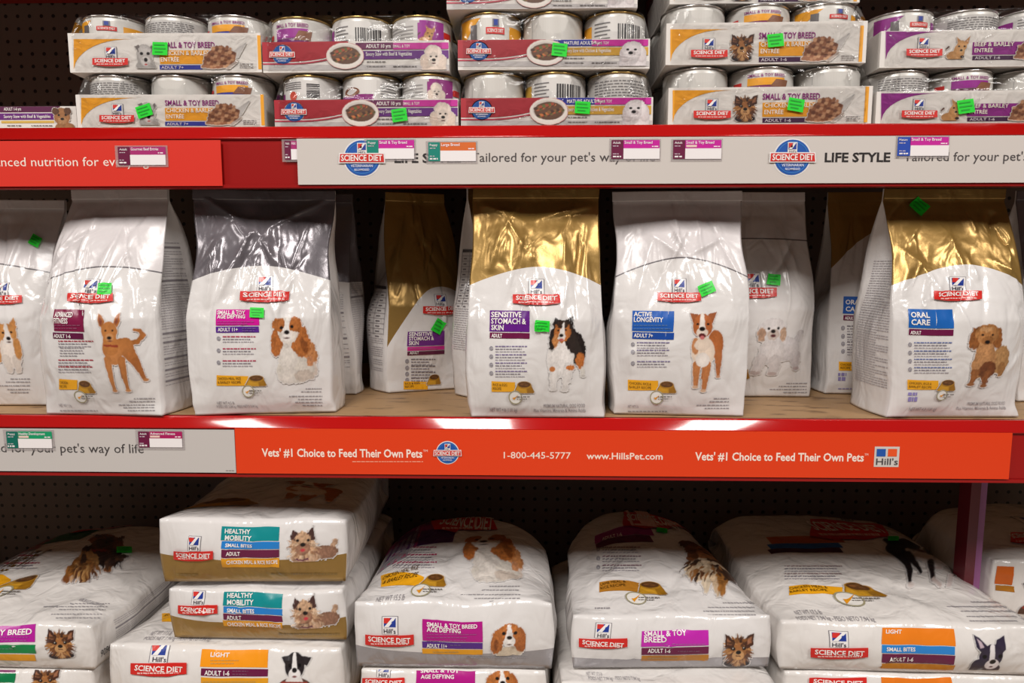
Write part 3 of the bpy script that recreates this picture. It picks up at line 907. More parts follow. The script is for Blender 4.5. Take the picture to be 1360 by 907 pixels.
def lying_bag(x0, x1, yt, yb, Yf, L, mat, seed, label, zone_end=None, group='pet food bags lying on the bottom shelf', crown=0.02, rz=0.0,
              arch=0.22, taper=0.0, zbase=None, name='pet_food_bag', drop=0.6, endbulge=0.012, T=None, folds=8, overhang=0.0, dstart=0.72, flat=False):
    """bag on its back, bottom end towards the aisle; px rect is the end panel at plane Yf"""
    rng = random.Random(seed)
    cx = (x0 + x1) / 2
    pb = at(cx, yb, Yf)
    if zbase is not None:
        pb[2] = zbase
    T = T or (at(cx, yt, Yf)[2] - pb[2])
    W = (x1 - x0) * ((pb - EYE) @ FWD) / FPX
    a = math.radians(rz)
    root = empty(name, pb, a, label, 'bag of pet food', group)
    NV, NU, NG = 64, 60, 16
    v = np.linspace(0, 1, NV)
    U, V = np.meshgrid(np.linspace(0, 1, NU), v)
    e = np.abs(2 * U - 1)
    yend = L * (1 - arch * e ** 2.6)
    Yc = V * yend
    hw = W / 2 * (1 - taper * V + 0.02 * np.sin(np.pi * np.clip(V * 1.2, 0, 1)))
    hz = T * (1 - drop * sst(dstart, 1.0, V))
    zc = hz + crown * np.sin(np.pi * np.clip(V * 1.15, 0, 1)) ** 0.8 * (1 - e ** 3)
    zc = zc - T * 0.16 * e ** 6 * np.minimum(1, V * 4)
    lines = []
    for k in range(folds):
        u0, v0 = rng.uniform(0.05, 0.95), rng.uniform(0.0, 0.35)
        lines.append((u0, v0, u0 + rng.uniform(-0.3, 0.3), v0 + rng.uniform(0.06, 0.3), rng.uniform(0.008, 0.018) / L, (0.0 if flat else rng.uniform(0.0015, 0.004)) * rng.choice((-1, 1))))
    edge = np.clip(np.minimum(U, 1 - U) / 0.06, 0, 1) * np.clip(V / 0.05, 0, 1)
    zc = zc + crease_field(U, V, rng, lines, W / L) * edge
    top = np.stack([hw * (2 * U - 1), Yc - overhang * (1 - V) ** 8, zc], -1)
    bot = np.stack([(hw * (2 * U - 1))[:, ::-1], Yc[:, ::-1], 0 * Yc + 0.001], -1)
    s = np.linspace(0, 1, NG)
    bul = (0.05 * T + 0.004) * np.sin(np.pi * s)

    def side(sg, col):
        tp, bt = top[:, col], np.stack([top[:, col, 0], Yc[:, col], 0 * Yc[:, col] + 0.001], -1)
        g = tp[:, None] * (1 - s)[None, :, None] + bt[:, None] * s[None, :, None]
        g[..., 0] += sg * bul[None, :] * (0.35 + 0.65 * np.minimum(1, v * 6))[:, None] - sg * 0.02 * np.sin(np.pi * s)[None] * sst(0.45, 1.0, v)[:, None] * 1.2
        return g
    right, left = side(1, -1), side(-1, 0)
    # end panel, rows bottom -> top
    Ue, Se = np.meshgrid(np.linspace(0, 1, NU), np.linspace(0, 1, NG))
    b0 = bot[0][::-1]
    end = b0[None] * (1 - Se[..., None]) + top[0][None] * Se[..., None]
    sl, sr = left[0][::-1], right[0][::-1]
    end[..., 0] += (1 - Ue) * (sl[:, 0] - end[:, 0, 0])[:, None] + Ue * (sr[:, 0] - end[:, -1, 0])[:, None]
    ee = np.abs(2 * Ue - 1)
    end[..., 1] -= endbulge * np.sin(np.pi * Se) ** 0.8 * (1 - ee ** 4)
    le = []
    for k in range(folds):
        u0 = rng.uniform(0.02, 0.98); v0 = rng.uniform(0.1, 0.9)
        le.append((u0, v0, u0 + rng.uniform(-0.14, 0.14), v0 + rng.uniform(-0.5, 0.5), 0.05, rng.uniform(0.0015, 0.0042) * rng.choice((-1, 1))))
    end[..., 1] -= crease_field(Ue, Se, rng, le, W / T) * np.clip(np.minimum(Ue, 1 - Ue) / 0.06, 0, 1) * np.clip(np.minimum(Se, 1 - Se) / 0.12, 0, 1)
    tail = np.stack([top[-1], bot[-1][::-1]])

    def finish(P):
        q = P * 13.0 + seed * 2.3
        k = np.clip(P[..., 2:3] / T, 0, 1)
        d = np.stack([vnoise(q, 1), vnoise(q, 2), vnoise(q, 3)], -1) * (0.002 if flat else 0.005) * k
        q = P * 42.0 + seed
        d += np.stack([vnoise(q, 4), vnoise(q, 5), vnoise(q, 6)], -1) * 0.0011 * k
        return P + d
    top, bot, right, left, end, tail = [finish(g) for g in (top, bot, right, left, end, tail)]
    verts, faces, maps = weld([top, right, bot[:, ::-1], left, end, tail])
    zone = np.full(len(verts), -1.0)
    if zone_end is not None:
        zc_, ze_ = zone_end
        zz = (zc_ - (zc_ - ze_) * ee ** 1.6) - Se
        zone[maps[4].ravel()] = np.where(zone[maps[4].ravel()] < -0.5, zz.ravel() + 0 * Ue.ravel(), zone[maps[4].ravel()])
    o = mesh_obj('pouch', verts, faces, mat, root, True, None, {'zone': zone})
    orient_out(o)
    eu = np.array([math.cos(a), math.sin(a), 0]); ey = np.array([-math.sin(a), math.cos(a), 0]); ez = np.array([0, 0, 1.0])
    ft = Face(top, (0, 0, 1), pb - eu * W / 2 + ez * T, eu, ey, W, L).place(pb, a)
    fe = Face(end, (0, -1, 0), pb - eu * W / 2, eu, ez, W, T).place(pb, a)
    fright = Face(right[:, ::-1].transpose(1, 0, 2), (1, 0, 0), pb + eu * W / 2, ey, ez, L, T)
    fleft = Face(left[:, ::-1].transpose(1, 0, 2), (-1, 0, 0), pb - eu * W / 2, ey, ez, L, T)
    return root, ft, fe, fright, fleft


# ------------------------------------------------------------------ print designs
RED = (206, 40, 34)
TXTW = (240, 234, 230)


def brand_logo(face, root, cx, cy, w, scale=1.0, mat=None, tile=True, flat=False):
    """tile with house mark, banner below it; cx = centre, cy = banner middle, w = banner width (px)"""
    p = Print(face)
    h = w * 0.25 * scale
    if tile:
        tw, th = w * 0.17, w * 0.40 * scale
        tb = cy - h * 0.45
        tt = tb - th
        tx = cx
        p.rect(tx - tw, tt, tx + tw, tb, (120, 116, 122), 0)
        p.rect(tx - tw * 0.92, tt + th * 0.03, tx + tw * 0.92, tb, (232, 228, 226), 1)
        m0, m1 = tt + th * 0.10, tt + th * 0.60
        xl, xr = tx - tw * 0.72, tx + tw * 0.72
        xm = tx + tw * 0.05
        p.rect(xl, m0, xr, m1, (38, 62, 150), 2)
        p.quad([(xl, m1 - (m1 - m0) * 0.42), (xm, m1 - (m1 - m0) * 0.42), (xm, m0), (xl, m0)], (206, 52, 44), 3)
        p.quad([(xl, m1), (xl + (xm - xl) * 0.75, m1), (xr, m0), (xr - (xr - xl) * 0.30, m0)], (236, 232, 230), 4)
        p.ell(xm + (xr - xm) * 0.55, m0 + (m1 - m0) * 0.55, tw * 0.22, th * 0.11, (38, 62, 150), 4, n=10)
        if w > 26:
            p.text("Hill's", xl, xr, tb - th * 0.08, th * 0.24, (52, 48, 62), 3, 0.01)
        else:
            p.rect(xl, tb - th * 0.26, xr, tb - th * 0.12, (110, 106, 116), 3)
    b0, b1 = cy - h * 0.5, cy + h * 0.38
    p.quad([(cx - w / 2, b1), (cx + w / 2, b1), (cx + w / 2, b0), (cx - w / 2, b0)], RED, 5)
    p.quad([(cx - w * 0.36, b1 - 0.2), (cx + w / 2 * 0.9, b1 - 0.2), (cx + w / 2 * 0.99, b1 - 0.3), (cx - w / 2 * 0.99, b1 - 0.3)], RED, 5)
    p.quad([(cx - w * 0.16, b1 + h * 0.18), (cx + w * 0.20, b1 + h * 0.18), (cx + w / 2, b1 - 0.1), (cx - w / 2, b1 - 0.1)], (196, 34, 30), 5)
    p.text('SCIENCE DIET', cx - w * 0.43, cx + w * 0.43, cy + h * 0.06, h * 0.42, TXTW, 6, 0.022)
    if w > 40:
        p.bars(cx - w * 0.38, cx + w * 0.38, b1 - h * 0.08, max(0.7, h * 0.11), (236, 190, 184), 6, 5)
    else:
        p.rect(cx - w * 0.36, b1 - h * 0.15, cx + w * 0.36, b1 - h * 0.02, (226, 140, 132), 6)
    p.build('brand_logo', root, mat)


def panel(face, root, x0, x1, bands, mat=None, name='variety_panel'):
    """bands: (y0, y1, colour, [(text, xa, xb, baseline, cap)], [(bar y, xa, xb)])"""
    p = Print(face)
    for y0, y1, col, texts, barl in bands:
        p.rect(x0, y0, x1, y1, col, 0)
        for t in texts:
            p.text(t[0], t[1], t[2], t[3], t[4], TXTW, 2, 0.024)
        for by, xa, xb in barl:
            p.bars(xa, xb, by, 1.3, tuple(int(k * 0.6 + 60) for k in col), 2, int(by))
    p.build(name, root, mat)


def features(face, root, x0, x1, ys, col=(162, 155, 166), icons=True, seed=1, red_rows=()):
    p = Print(face)
    for k, y in enumerate(ys):
        c = (176, 70, 80) if k in red_rows else col
        if icons:
            p.ell(x0 + 2.6, y + 2.5, 2.6, 3.0, (150, 146, 154), 0, 0.62, 12)
            p.rect(x0 + 1.4, y + 1.6, x0 + 3.8, y + 3.2, (160, 156, 164), 1)
        xa = x0 + 8 if icons else x0
        p.bars(xa, x1, y, 1.5, c, 0, seed + k)
        p.bars(xa, x1 - 7, y + 3.6, 1.4, (140, 134, 142), 0, seed + k + 40)
        p.bars(xa, x1 - 3, y + 7.0, 1.2, (166, 160, 166), 0, seed + k + 80)
    p.build('feature_list', root)


def recipe(face, root, x0, y0, x1, y1, lines, bowl, seal=None, col=(236, 168, 28), tcol=(92, 62, 18)):
    p = Print(face)
    h = y1 - y0
    p.quad([(x0, y1), (x1, y1), (x1, y0 + h * 0.1), (x0, y0)], col, 0)
    for k, t in enumerate(lines):
        p.text(t, x0 + 2, x0 + 2 + (x1 - x0) * 0.72 * min(1, len(t) / 12), y0 + h * (0.42 + 0.36 * k), h * 0.24, tcol, 2)
    p.build('recipe_banner', root)
    q = Print(face, 0.0009)
    q.picture('food_bowl', *bowl, lay=1)
    q.build('bowl_picture', root)
    if seal:
        s = Print(face, 0.0012)
        s.ell(seal[0], seal[1], seal[2], seal[2] * (seal[3] if len(seal) > 3 else 1), (230, 226, 220), 1)
        s.ell(seal[0], seal[1], seal[2], seal[2] * (seal[3] if len(seal) > 3 else 1), (158, 150, 120), 2, 0.86)
        rr = seal[2] * 0.45
        s.quad([(seal[0] - rr, seal[1]), (seal[0] - rr * 0.4, seal[1] + rr * 0.8), (seal[0] + rr, seal[1] - rr), (seal[0] - rr * 0.2, seal[1] + rr * 0.1)], (226, 150, 30), 3)
        s.bars(seal[0] + seal[2] * 0.2, seal[0] + seal[2] * 2.2, seal[1] - 1, 1.4, (120, 114, 110), 3, 4)
        s.bars(seal[0] + seal[2] * 0.2, seal[0] + seal[2] * 1.7, seal[1] + 2, 1.2, (140, 134, 130), 3, 6)
        s.build('quality_seal', root)


def small_print(face, root, items, name='small_print', col=(156, 151, 154)):
    """items: ('t', text, x0, x1, base, cap) or ('b', x0, x1, y)"""
    ext = lambda it: (it[2], it[3]) if it[0] == 't' else (it[1], it[2])
    blocks = []
    for it in sorted(items, key=ext):         # one part per block of print
        if blocks and ext(it)[0] <= max(ext(q)[1] for q in blocks[-1]) + 4:
            blocks[-1].append(it)
        else:
            blocks.append([it])
    for bl in blocks:
        p = Print(face)
        nm = name
        for it in bl:
            if it[0] == 't':
                p.text(it[1], it[2], it[3], it[4], it[5], col, 0, 0.006)
                nm = 'net_weight' if 'NET' in it[1] else name
            else:
                p.bars(it[1], it[2], it[3], it[4] if len(it) > 4 else 1.3, col, 0, int(it[3]))
        p.build(nm, root)


def dog(face, root, name, x0, y0, x1, y1, label, mat=None, bgc=WHITE, cell=0.75, flip=False, sheared=False):
    p = Print(face)
    p.picture(name, x0, y0, x1, y1, bgc, 1, cell, flip, sheared)
    p.build('dog_picture', root, mat, label)


def sticker(face, root, cx, cy, w, h, deg=0.0, mat=None):
    p = Print(face, 0.0032)
    a = math.radians(deg)
    c, s = math.cos(a), math.sin(a)

    def q(x, y):
        return (cx + x * c + y * s, cy - x * s + y * c)
    p.quad([q(-w / 2, h / 2), q(w / 2, h / 2), q(w / 2, -h / 2), q(-w / 2, -h / 2)], (28, 214, 46), 0)
    for k, (wa, wb, yy) in enumerate(((-0.40, 0.30, -0.28), (-0.40, 0.38, 0.0), (-0.32, 0.20, 0.26))):
        p.quad([q(w * wa, h * (yy + 0.05)), q(w * wb, h * (yy + 0.05)), q(w * wb, h * (yy - 0.05)), q(w * wa, h * (yy - 0.05))], (22, 160, 40), 1)
    p.build('price_sticker', root, M_CARD, 'bright green price sticker')


def gusset_text(face, root, a0, a1, b0, b1, seed, table=False, name='feeding_guide'):
    """lines of small print on a side panel, in fractions of the panel"""
    p = Print(face)
    r = random.Random(seed)
    W, H = face.W, face.H
    xa, xb = W * a0, W * a1

    def line(yc, x0, x1, th, col):
        p.quad_ab([(x0, yc - th / 2), (x1, yc - th / 2), (x1, yc + th / 2), (x0, yc + th / 2)], col, 0)
    y = H * b1
    k = 0
    if table:
        line(y, xa, xb, 0.005, (84, 80, 82)); y -= 0.008
    while y > H * b0:
        if table and y > H * (b0 + (b1 - b0) * 0.45):
            line(y, xa, xb, 0.0007, (140, 134, 138)); y -= 0.0085
            for q in range(4):
                x = xa + (xb - xa) * (q + 0.2) / 4
                line(y + 0.004, x, x + (xb - xa) * 0.1, 0.002, (120, 114, 118))
        else:
            if r.random() < 0.05:
                y -= 0.003; line(y, xa, xb, 0.003, (140, 134, 138)); y -= 0.006
            x = xa
            e = xb - (xb - xa) * r.choice((0, 0, 0, 0.3))
            while x < e:
                w = min(r.uniform(0.003, 0.010), e - x)
                line(y, x, x + w, 0.0012, (172, 166, 170)); x += w + 0.0012
            y -= 0.0036
    if table:
        for q in range(5):
            x = xa + (xb - xa) * q / 4
            yy0 = H * (b0 + (b1 - b0) * 0.45)
            p.quad_ab([(x - 0.0004, yy0), (x + 0.0004, yy0), (x + 0.0004, H * b1), (x - 0.0004, H * b1)], (140, 134, 138), 0)
    p.build(name, root)


# ------------------------------------------------------------------ the setting and the shelving
DECK1 = at(680, 168, -0.02)[2]
DECK2 = at(680, 553, -0.02)[2]
DECK3 = EYE[2] + 0.545
XL, XR = -1.75, 1.75
BACK = 0.50
wall = box('wall_back', XL, XR, 0, 0.012, -1.1, 1.2, M_PEG, None)
wall.location = (0.003, BACK, 1.1); setp(wall, None, None, None, 'structure')
fl = box('floor', -4, 4, -4.2, BACK, -0.02, 0.0, M_FLOOR); setp(fl, None, None, None, 'structure')


def extrude_x(name, prof, x0, x1, mat, parent, smooth=True):
    n = len(prof)
    v = [(x0, y, z) for y, z in prof] + [(x1, y, z) for y, z in prof]
    f = [[k, k + 1, n + k + 1, n + k] for k in range(n - 1)] + [[n - 1, 0, n, 2 * n - 1], list(range(n))[::-1], list(range(n, 2 * n))]
    o = mesh_obj(name, v, f, mat, parent)
    if smooth:
        o.data.polygons.foreach_set('use_smooth', [k < n - 1 for k in range(len(o.data.polygons))])
    orient_out(o)
    return o


def shelf(zd, label, lip_h, rail_h, deckmat):
    root = empty('store_shelf', (0, 0, zd), 0, label, 'shelf')
    box('deck', XL, XR, -0.019, BACK - 0.004, -0.018, 0.0, deckmat, root)
    # rounded red lip
    pr = [(-0.0205, 0.0)]
    for k in range(10):                      # shallow convex fall from the deck edge to the rail
        t = k / 9
        pr.append((-0.0375 + lip_h * 0.58 * (1 - t * 0.94 - 0.06 * math.sin(t * math.pi / 2)), -lip_h * (0.96 * t + 0.04 * t * t)))
    pr += [(-0.0205, -lip_h)]
    extrude_x('front_lip', pr, XL, XR, M_RED, root)
    box('price_rail', XL, XR, -0.034, -0.0205, -lip_h - rail_h, -lip_h - 0.0005, M_DARKRED, root)
    box('price_rail_edge', XL, XR, -0.0375, -0.0205, -lip_h - rail_h - 0.005, -lip_h - rail_h - 0.0005, M_DARKRED, root)
    return root


lip1 = DECK1 - at(680, 182.5, -0.037)[2]
rail1 = DECK1 - lip1 - at(680, 243.5, -0.037)[2]
s1 = shelf(DECK1, 'red metal shelf with tins on it, upper of the two', lip1, rail1, M_DECK)
lip2 = DECK2 - at(680, 571.5, -0.037)[2]
rail2 = DECK2 - lip2 - at(680, 631.5, -0.037)[2]
s2 = shelf(DECK2, 'red metal shelf with a tan board under the standing bags', lip2, rail2, M_DECK)
box('deck_bracket', at(1176, 650, 0.46)[0], at(1212, 650, 0.46)[0], 0.40, BACK - 0.004, -0.125, -0.019, plain('black_steel', (20, 18, 20), 0.5), s2)
s3 = empty('store_shelf', (0, 0, DECK3), 0, 'dark red shelf above the tins, seen at the top edge', 'shelf')
box('deck', XL, XR, 0.02, BACK - 0.004, 0.0, 0.02, M_DARKRED, s3)
box('front_lip', XL, XR, 0.004, 0.0195, -0.05, 0.021, M_RED, s3)

# post between the bays, lower right
pz0, pz1 = 0.42, DECK2 - 0.02
pa, pb_ = at(1286, 700, 0.16), at(1305, 700, 0.16)
post = empty('shelf_upright', (pa[0], 0.16, pz0), 0, 'dark red shelf upright behind the rightmost lying bags', 'upright')
pw = pb_[0] - pa[0]
M_POST = plain('maroon_enamel', (96, 20, 32), 0.4)
mesh_obj('column', [(0, 0.0, 0), (pw * 0.45, -0.008, 0), (pw * 0.45, 0.03, 0), (0, 0.03, 0), (0, 0, pz1 - pz0), (pw * 0.45, -0.008, pz1 - pz0), (pw * 0.45, 0.03, pz1 - pz0), (0, 0.03, pz1 - pz0)],
         [(0, 1, 5, 4), (1, 2, 6, 5), (2, 3, 7, 6), (3, 0, 4, 7)], M_POST, post)
box('lit_side', pw * 0.46, pw, -0.004, 0.03, 0, pz1 - pz0, plain('violet_light_tint', (150, 92, 142), 0.35), post)  # purple light on the post's right side, painted in as a violet strip
pk = empty('shelf_upright', (at(861, 20, 0.46)[0], 0.47, DECK1 + 0.001), 0, 'dark red shelf upright against the pegboard behind tins', 'upright')
box('column', 0, 0.022, 0, 0.025, 0, DECK3 - DECK1 - 0.003, M_POST, pk)


# ------------------------------------------------------------------ signs and price tags
class Flat(Face):
    def __init__(self, Yp, loc):
        self.Yp, self.loc = Yp, np.array(loc)
        self.W = self.H = 1.0
        self.P = np.zeros((2, 2, 3))
        self.eu, self.ev, self.O = np.array([1.0, 0, 0]), np.array([0, 0, 1.0]), np.array([0, Yp, 0.0])

    def ev_uv(self, u, v, off):
        return np.stack([u, 0 * u + self.Yp - off, v], -1) - self.loc


YS = -0.0400


def banner(px0, px1, py0, py1, rgb, label):
    a, b = at(px0, py1, YS), at(px1, py1, YS)
    z1 = at((px0 + px1) / 2, py0, YS)[2]; z0 = at((px0 + px1) / 2, py1, YS)[2]
    loc = ((a[0] + b[0]) / 2, YS, z0)
    m = plain('sign_card', rgb, 0.38, 0, None, 0.0, 0.1)
    o = box('shelf_banner', a[0], b[0], YS, YS + 0.0015, z0, z1, m, None, loc)
    o.location = loc
    setp(o, label, 'sign')
    return o, Flat(YS, loc)


def badge(f, root, cx, cy, r, name='round_badge'):
    p = Print(f, 0.0003)
    p.ell(cx, cy, r * 1.08, r * 1.08, (228, 224, 222), 0, n=40)
    p.ell(cx, cy, r, r, (26, 84, 168), 1, n=40)
    p.ell(cx, cy, r * 0.90, r * 0.90, (60, 130, 200), 2, 0.96, n=40)
    p.rect(cx - r * 0.27, cy - r * 0.85, cx + r * 0.27, cy - r * 0.22, (230, 226, 224), 3)
    p.rect(cx - r * 0.22, cy - r * 0.80, cx + r * 0.22, cy - r * 0.45, (38, 62, 150), 4)
    p.quad([(cx - r * 0.22, cy - r * 0.55), (cx, cy - r * 0.55), (cx, cy - r * 0.80), (cx - r * 0.22, cy - r * 0.80)], (206, 52, 44), 5)
    p.quad([(cx - r * 0.22, cy - r * 0.45), (cx - r * 0.05, cy - r * 0.45), (cx + r * 0.2, cy - r * 0.80), (cx + r * 0.06, cy - r * 0.80)], (230, 226, 224), 5)
    p.text("Hill's", cx - r * 0.2, cx + r * 0.2, cy - r * 0.26, r * 0.14, (50, 46, 60), 5)
    p.quad([(cx - r * 1.32, cy + r * 0.30), (cx + r * 1.32, cy + r * 0.30), (cx + r * 1.28, cy - r * 0.28), (cx - r * 1.28, cy - r * 0.28)], (232, 228, 226), 4)
    p.quad([(cx - r * 1.26, cy + r * 0.24), (cx + r * 1.26, cy + r * 0.24), (cx + r * 1.22, cy - r * 0.22), (cx - r * 1.22, cy - r * 0.22)], (206, 40, 34), 5)
    p.text('SCIENCE DIET', cx - r * 1.16, cx + r * 1.16, cy + r * 0.17, r * 0.33, (240, 234, 230), 6, 0.02)
    p.text('VETERINARIAN', cx - r * 0.62, cx + r * 0.62, cy + r * 0.52, r * 0.15, (226, 226, 230), 4, 0.01)
    p.text('RECOMMENDED', cx - r * 0.42, cx + r * 0.42, cy + r * 0.72, r * 0.12, (226, 226, 230), 4, 0.01)
    p.build(name, root, M_CARD)


def lettering(f, root, items, col, mat=None):
    for s, x0, x1, base, cap, b in items:
        p = Print(f, 0.0003)
        p.text(s, x0, x1, base, cap, col, 0, b)
        p.build('lettering', root, M_CARD)


b, f = banner(-180, 295.5, 187, 247.5, (216, 50, 36), 'red banner reading balanced nutrition for every age')
lettering(f, b, [('Balanced nutrition for every age', -27, 206, 221, 12, 0.0)], (244, 226, 214))
b, f = banner(396, 1540, 181.5, 243.5, (206, 198, 192), 'long white banner with two round badges on the upper shelf edge')
badge(f, b, 481, 210, 23.5)
badge(f, b, 1052, 209, 23.5)
lettering(f, b, [('LIFE STYLE', 524, 612, 216, 12, 0.03), ('LIFE STYLE', 1095, 1182, 215, 12, 0.03)], (36, 30, 30))
for xa, xb, yy in ((626, 870, 215), (1200, 1444, 214)):
    p = Print(f, 0.0003)
    p.rect(xa - 10, yy - 5.2, xa - 6, yy - 4, (74, 68, 68), 0)
    p.text("Tailored for your pet's way of life", xa, xb, yy, 12, (74, 68, 68), 0, 0.004)
    p.build('tagline', b, M_CARD)
b, f = banner(-180, 313.5, 569.5, 626, (196, 190, 186), 'grey white banner on the left of the middle shelf edge')
lettering(f, b, [("Tailored for your pet's way of life", -50, 191, 600, 12, 0.0)], (64, 60, 60))
p = Print(f, 0.0003); p.bars(300, 311, 625, 1, (130, 126, 124), 0, 3); p.build('printer_line', b, M_CARD)
b, f = banner(314.5, 1340, 572, 632.5, (224, 60, 14), 'bright orange banner with phone number along the middle shelf edge')
lettering(f, b, [("Vets' #1 Choice to Feed Their Own Pets", 348, 561, 606, 10.5, 0.022), ("Vets' #1 Choice to Feed Their Own Pets", 923, 1147, 611, 10.5, 0.022)], (246, 226, 212))
for nm, s, xa, xb, yy, cap, bold in (('phone_number', '1-800-445-5777', 669, 758, 608.5, 8.6, 0.006), ('web_address', 'www.HillsPet.com', 779, 880, 609.5, 8.6, 0.016),
                                     ('trademark', 'TM', 562, 568, 600, 3, 0), ('trademark', 'TM', 1148, 1153, 605, 3, 0)):
    p = Print(f, 0.0003)
    p.text(s, xa, xb, yy, cap, (246, 220, 204), 0, bold)
    p.build(nm, b, M_CARD)
p = Print(f, 0.0003); p.bars(468, 563, 613, 1.0, (246, 170, 140), 0, 3); p.build('legal_line', b, M_CARD)
badge(f, b, 594.5, 601, 14.2)
p = Print(f, 0.0003)
p.rect(1161, 593, 1194, 620, (206, 200, 194), 0)
p.rect(1164, 596, 1176, 606, (30, 84, 168), 1)
p.rect(1179, 596, 1191, 606, (232, 84, 32), 1)
p.text("Hill's", 1163, 1192, 617, 8.5, (70, 66, 68), 1, 0.01)
p.build('house_mark', b, M_CARD)


def price_tag(x0, y0, x1, y1, side, head, left, title, label, strip=False, YT=YS - 0.0012):
    px0, px1, py1, py0 = x0 - 3, x1 + 2, y1 + 3, y0 - 2
    a, c = at(px0, py1, YT), at(px1, py0, YT)
    loc = ((a[0] + c[0]) / 2, YT, a[2])
    root = empty('price_tag', loc, 0, label, 'price tag', 'price tags on the shelf edges')
    box('clear_sleeve', a[0], c[0], YT, YT + 0.0008, a[2], c[2], M_PLASTIC_CLEAR, root, loc)
    f = Flat(YT, loc)
    p = Print(f, 0.0002)
    w, h = x1 - x0, y1 - y0
    xs = x0 + w * 0.25
    p.rect(x0, y0, xs, y1, side, 0)
    p.rect(xs, y0 + h * 0.44, x1, y1, (238, 232, 232), 0)
    p.rect(xs, y0, x1, y0 + h * 0.44, head, 0)
    p.text(left, x0 + w * 0.03, x0 + w * 0.19, y0 + h * 0.20, h * 0.12, (236, 230, 230), 1, 0.01)
    p.bars(x0 + w * 0.03, x0 + w * 0.15, y0 + h * 0.32, 1.0, (206, 190, 200), 1, 2)
    p.bars(x0 + w * 0.03, x0 + w * 0.15, y1 - h * 0.26, 1.0, (206, 190, 200), 1, 2)
    p.bars(x0 + w * 0.03, x0 + w * 0.20, y1 - h * 0.12, 2.0, (236, 230, 230), 1, 3)
    p.text(title, xs + w * 0.02, xs + w * min(0.6, 0.037 * len(title)), y0 + h * 0.20, h * 0.15, (246, 236, 240), 1, 0.01)
    if strip:
        p.rect(xs + w * 0.02, y0 + h * 0.26, xs + w * 0.24, y0 + h * 0.38, (232, 200, 190), 1)
    p.bars(x1 - w * 0.16, x1 - w * 0.03, y0 + h * 0.34, 1.4, (246, 230, 236), 1, 4)
    p.build('tag_card', root, M_CARD)
    return root


M_PLASTIC_CLEAR = M_PLASTIC
PUR, GRN, MAR, BLU = (196, 22, 150), (0, 128, 112), (104, 16, 60), (30, 70, 170)
price_tag(157, 195, 220, 219, MAR, (168, 40, 110), 'Adult', 'Gourmet Beef Entrée', 'purple headed price tag over the red banner')
price_tag(378, 187, 412, 212, MAR, (168, 40, 110), 'Adult', 'Adult', 'maroon price tag tucked behind the end of the white banner', YT=-0.0379)
price_tag(487, 186, 550, 211, GRN, PUR, 'Puppy', 'Small & Toy Breed', 'teal and magenta price tag overlapping the first round badge')
price_tag(569, 189, 632, 214, GRN, (214, 104, 38), 'Puppy', 'Large Breed', 'teal price tag with orange heading on the white banner')
price_tag(812, 186, 876, 211, MAR, PUR, 'Adult', 'Small & Toy Breed', 'maroon price tag covering the words way of life')
price_tag(894, 186, 958, 211, MAR, PUR, 'Adult', 'Small & Toy Breed', 'maroon price tag on blank white banner between tagline and badge', True)
price_tag(1192, 182, 1260, 207, BLU, PUR, 'Mature', 'Small & Toy Breed', 'blue and magenta price tag after the second life style lettering')
price_tag(9, 573, 69, 595, (0, 104, 88), (10, 150, 100), 'Puppy', 'Healthy Development', 'green price tag at the left end of the grey banner', True)
price_tag(184, 573, 242, 594, MAR, (170, 20, 90), 'Adult', 'Advanced Fitness', 'maroon price tag at the last word of the grey banner', True)


# ------------------------------------------------------------------ shrink-wrapped trays of tins
def lathe(prof, n=28):
    v, f = [], []
    for k, (r, z) in enumerate(prof):
        for j in range(n):
            t = 2 * math.pi * j / n
            v.append((r * math.cos(t), r * math.sin(t), z))
    for k in range(len(prof) - 1):
        for j in range(n):
            f.append([k * n + j, k * n + (j + 1) % n, (k + 1) * n + (j + 1) % n, (k + 1) * n + j])
    return v, f


_can_mesh = {}


def can_meshes(r, h):
    key = (round(r, 4), round(h, 4))
    if key not in _can_mesh:
        v, f = lathe([(0.001, 0.0), (r * 0.95, 0.0), (r, 0.003), (r, h * 0.93), (r * 0.97, h * 0.965)])
        a = mesh_obj('can_body', v, f, M_CANWHITE, None, True)
        v, f = lathe([(r * 0.97, h * 0.965), (r * 1.01, h * 0.97), (r * 1.015, h * 0.99), (r * 0.99, h), (r * 0.94, h * 0.995), (r * 0.92, h * 0.96), (0.001, h * 0.965)])
        b = mesh_obj('can_rim', v, f, M_BRASS, None, True)
        v2 = b.data.copy(); v2.materials.clear(); v2.materials.append(M_STEEL)
        _can_mesh[key] = (a.data, b.data, v2)
        for o in (a, b):
            bpy.data.objects.remove(o)
    return _can_mesh[key]


def can_front(r, h, cx, cy, z0, pxc, pyt, sc):
    """print face round the visible front of a tin; a, b run 0..W, 0..H in metres along the arc"""
    th = np.linspace(math.radians(-175), math.radians(-5), 34)
    zz = np.linspace(0, h, 6)
    P = np.stack([np.stack([cx + r * np.cos(th), cy + r * np.sin(th), 0 * th + z0 + q], -1) for q in zz])
    f = Face(P, (0, -1, 0))
    f.W, f.H = r * math.radians(170), h
    return f


CAN_ART = {
 'chicken': [('blank', 'yellow', 'text'), ((232, 166, 40), (110, 50, 110))],
 'beef': [('purple', 'barcode', 'face'), ((150, 50, 140), (120, 30, 90))],
}


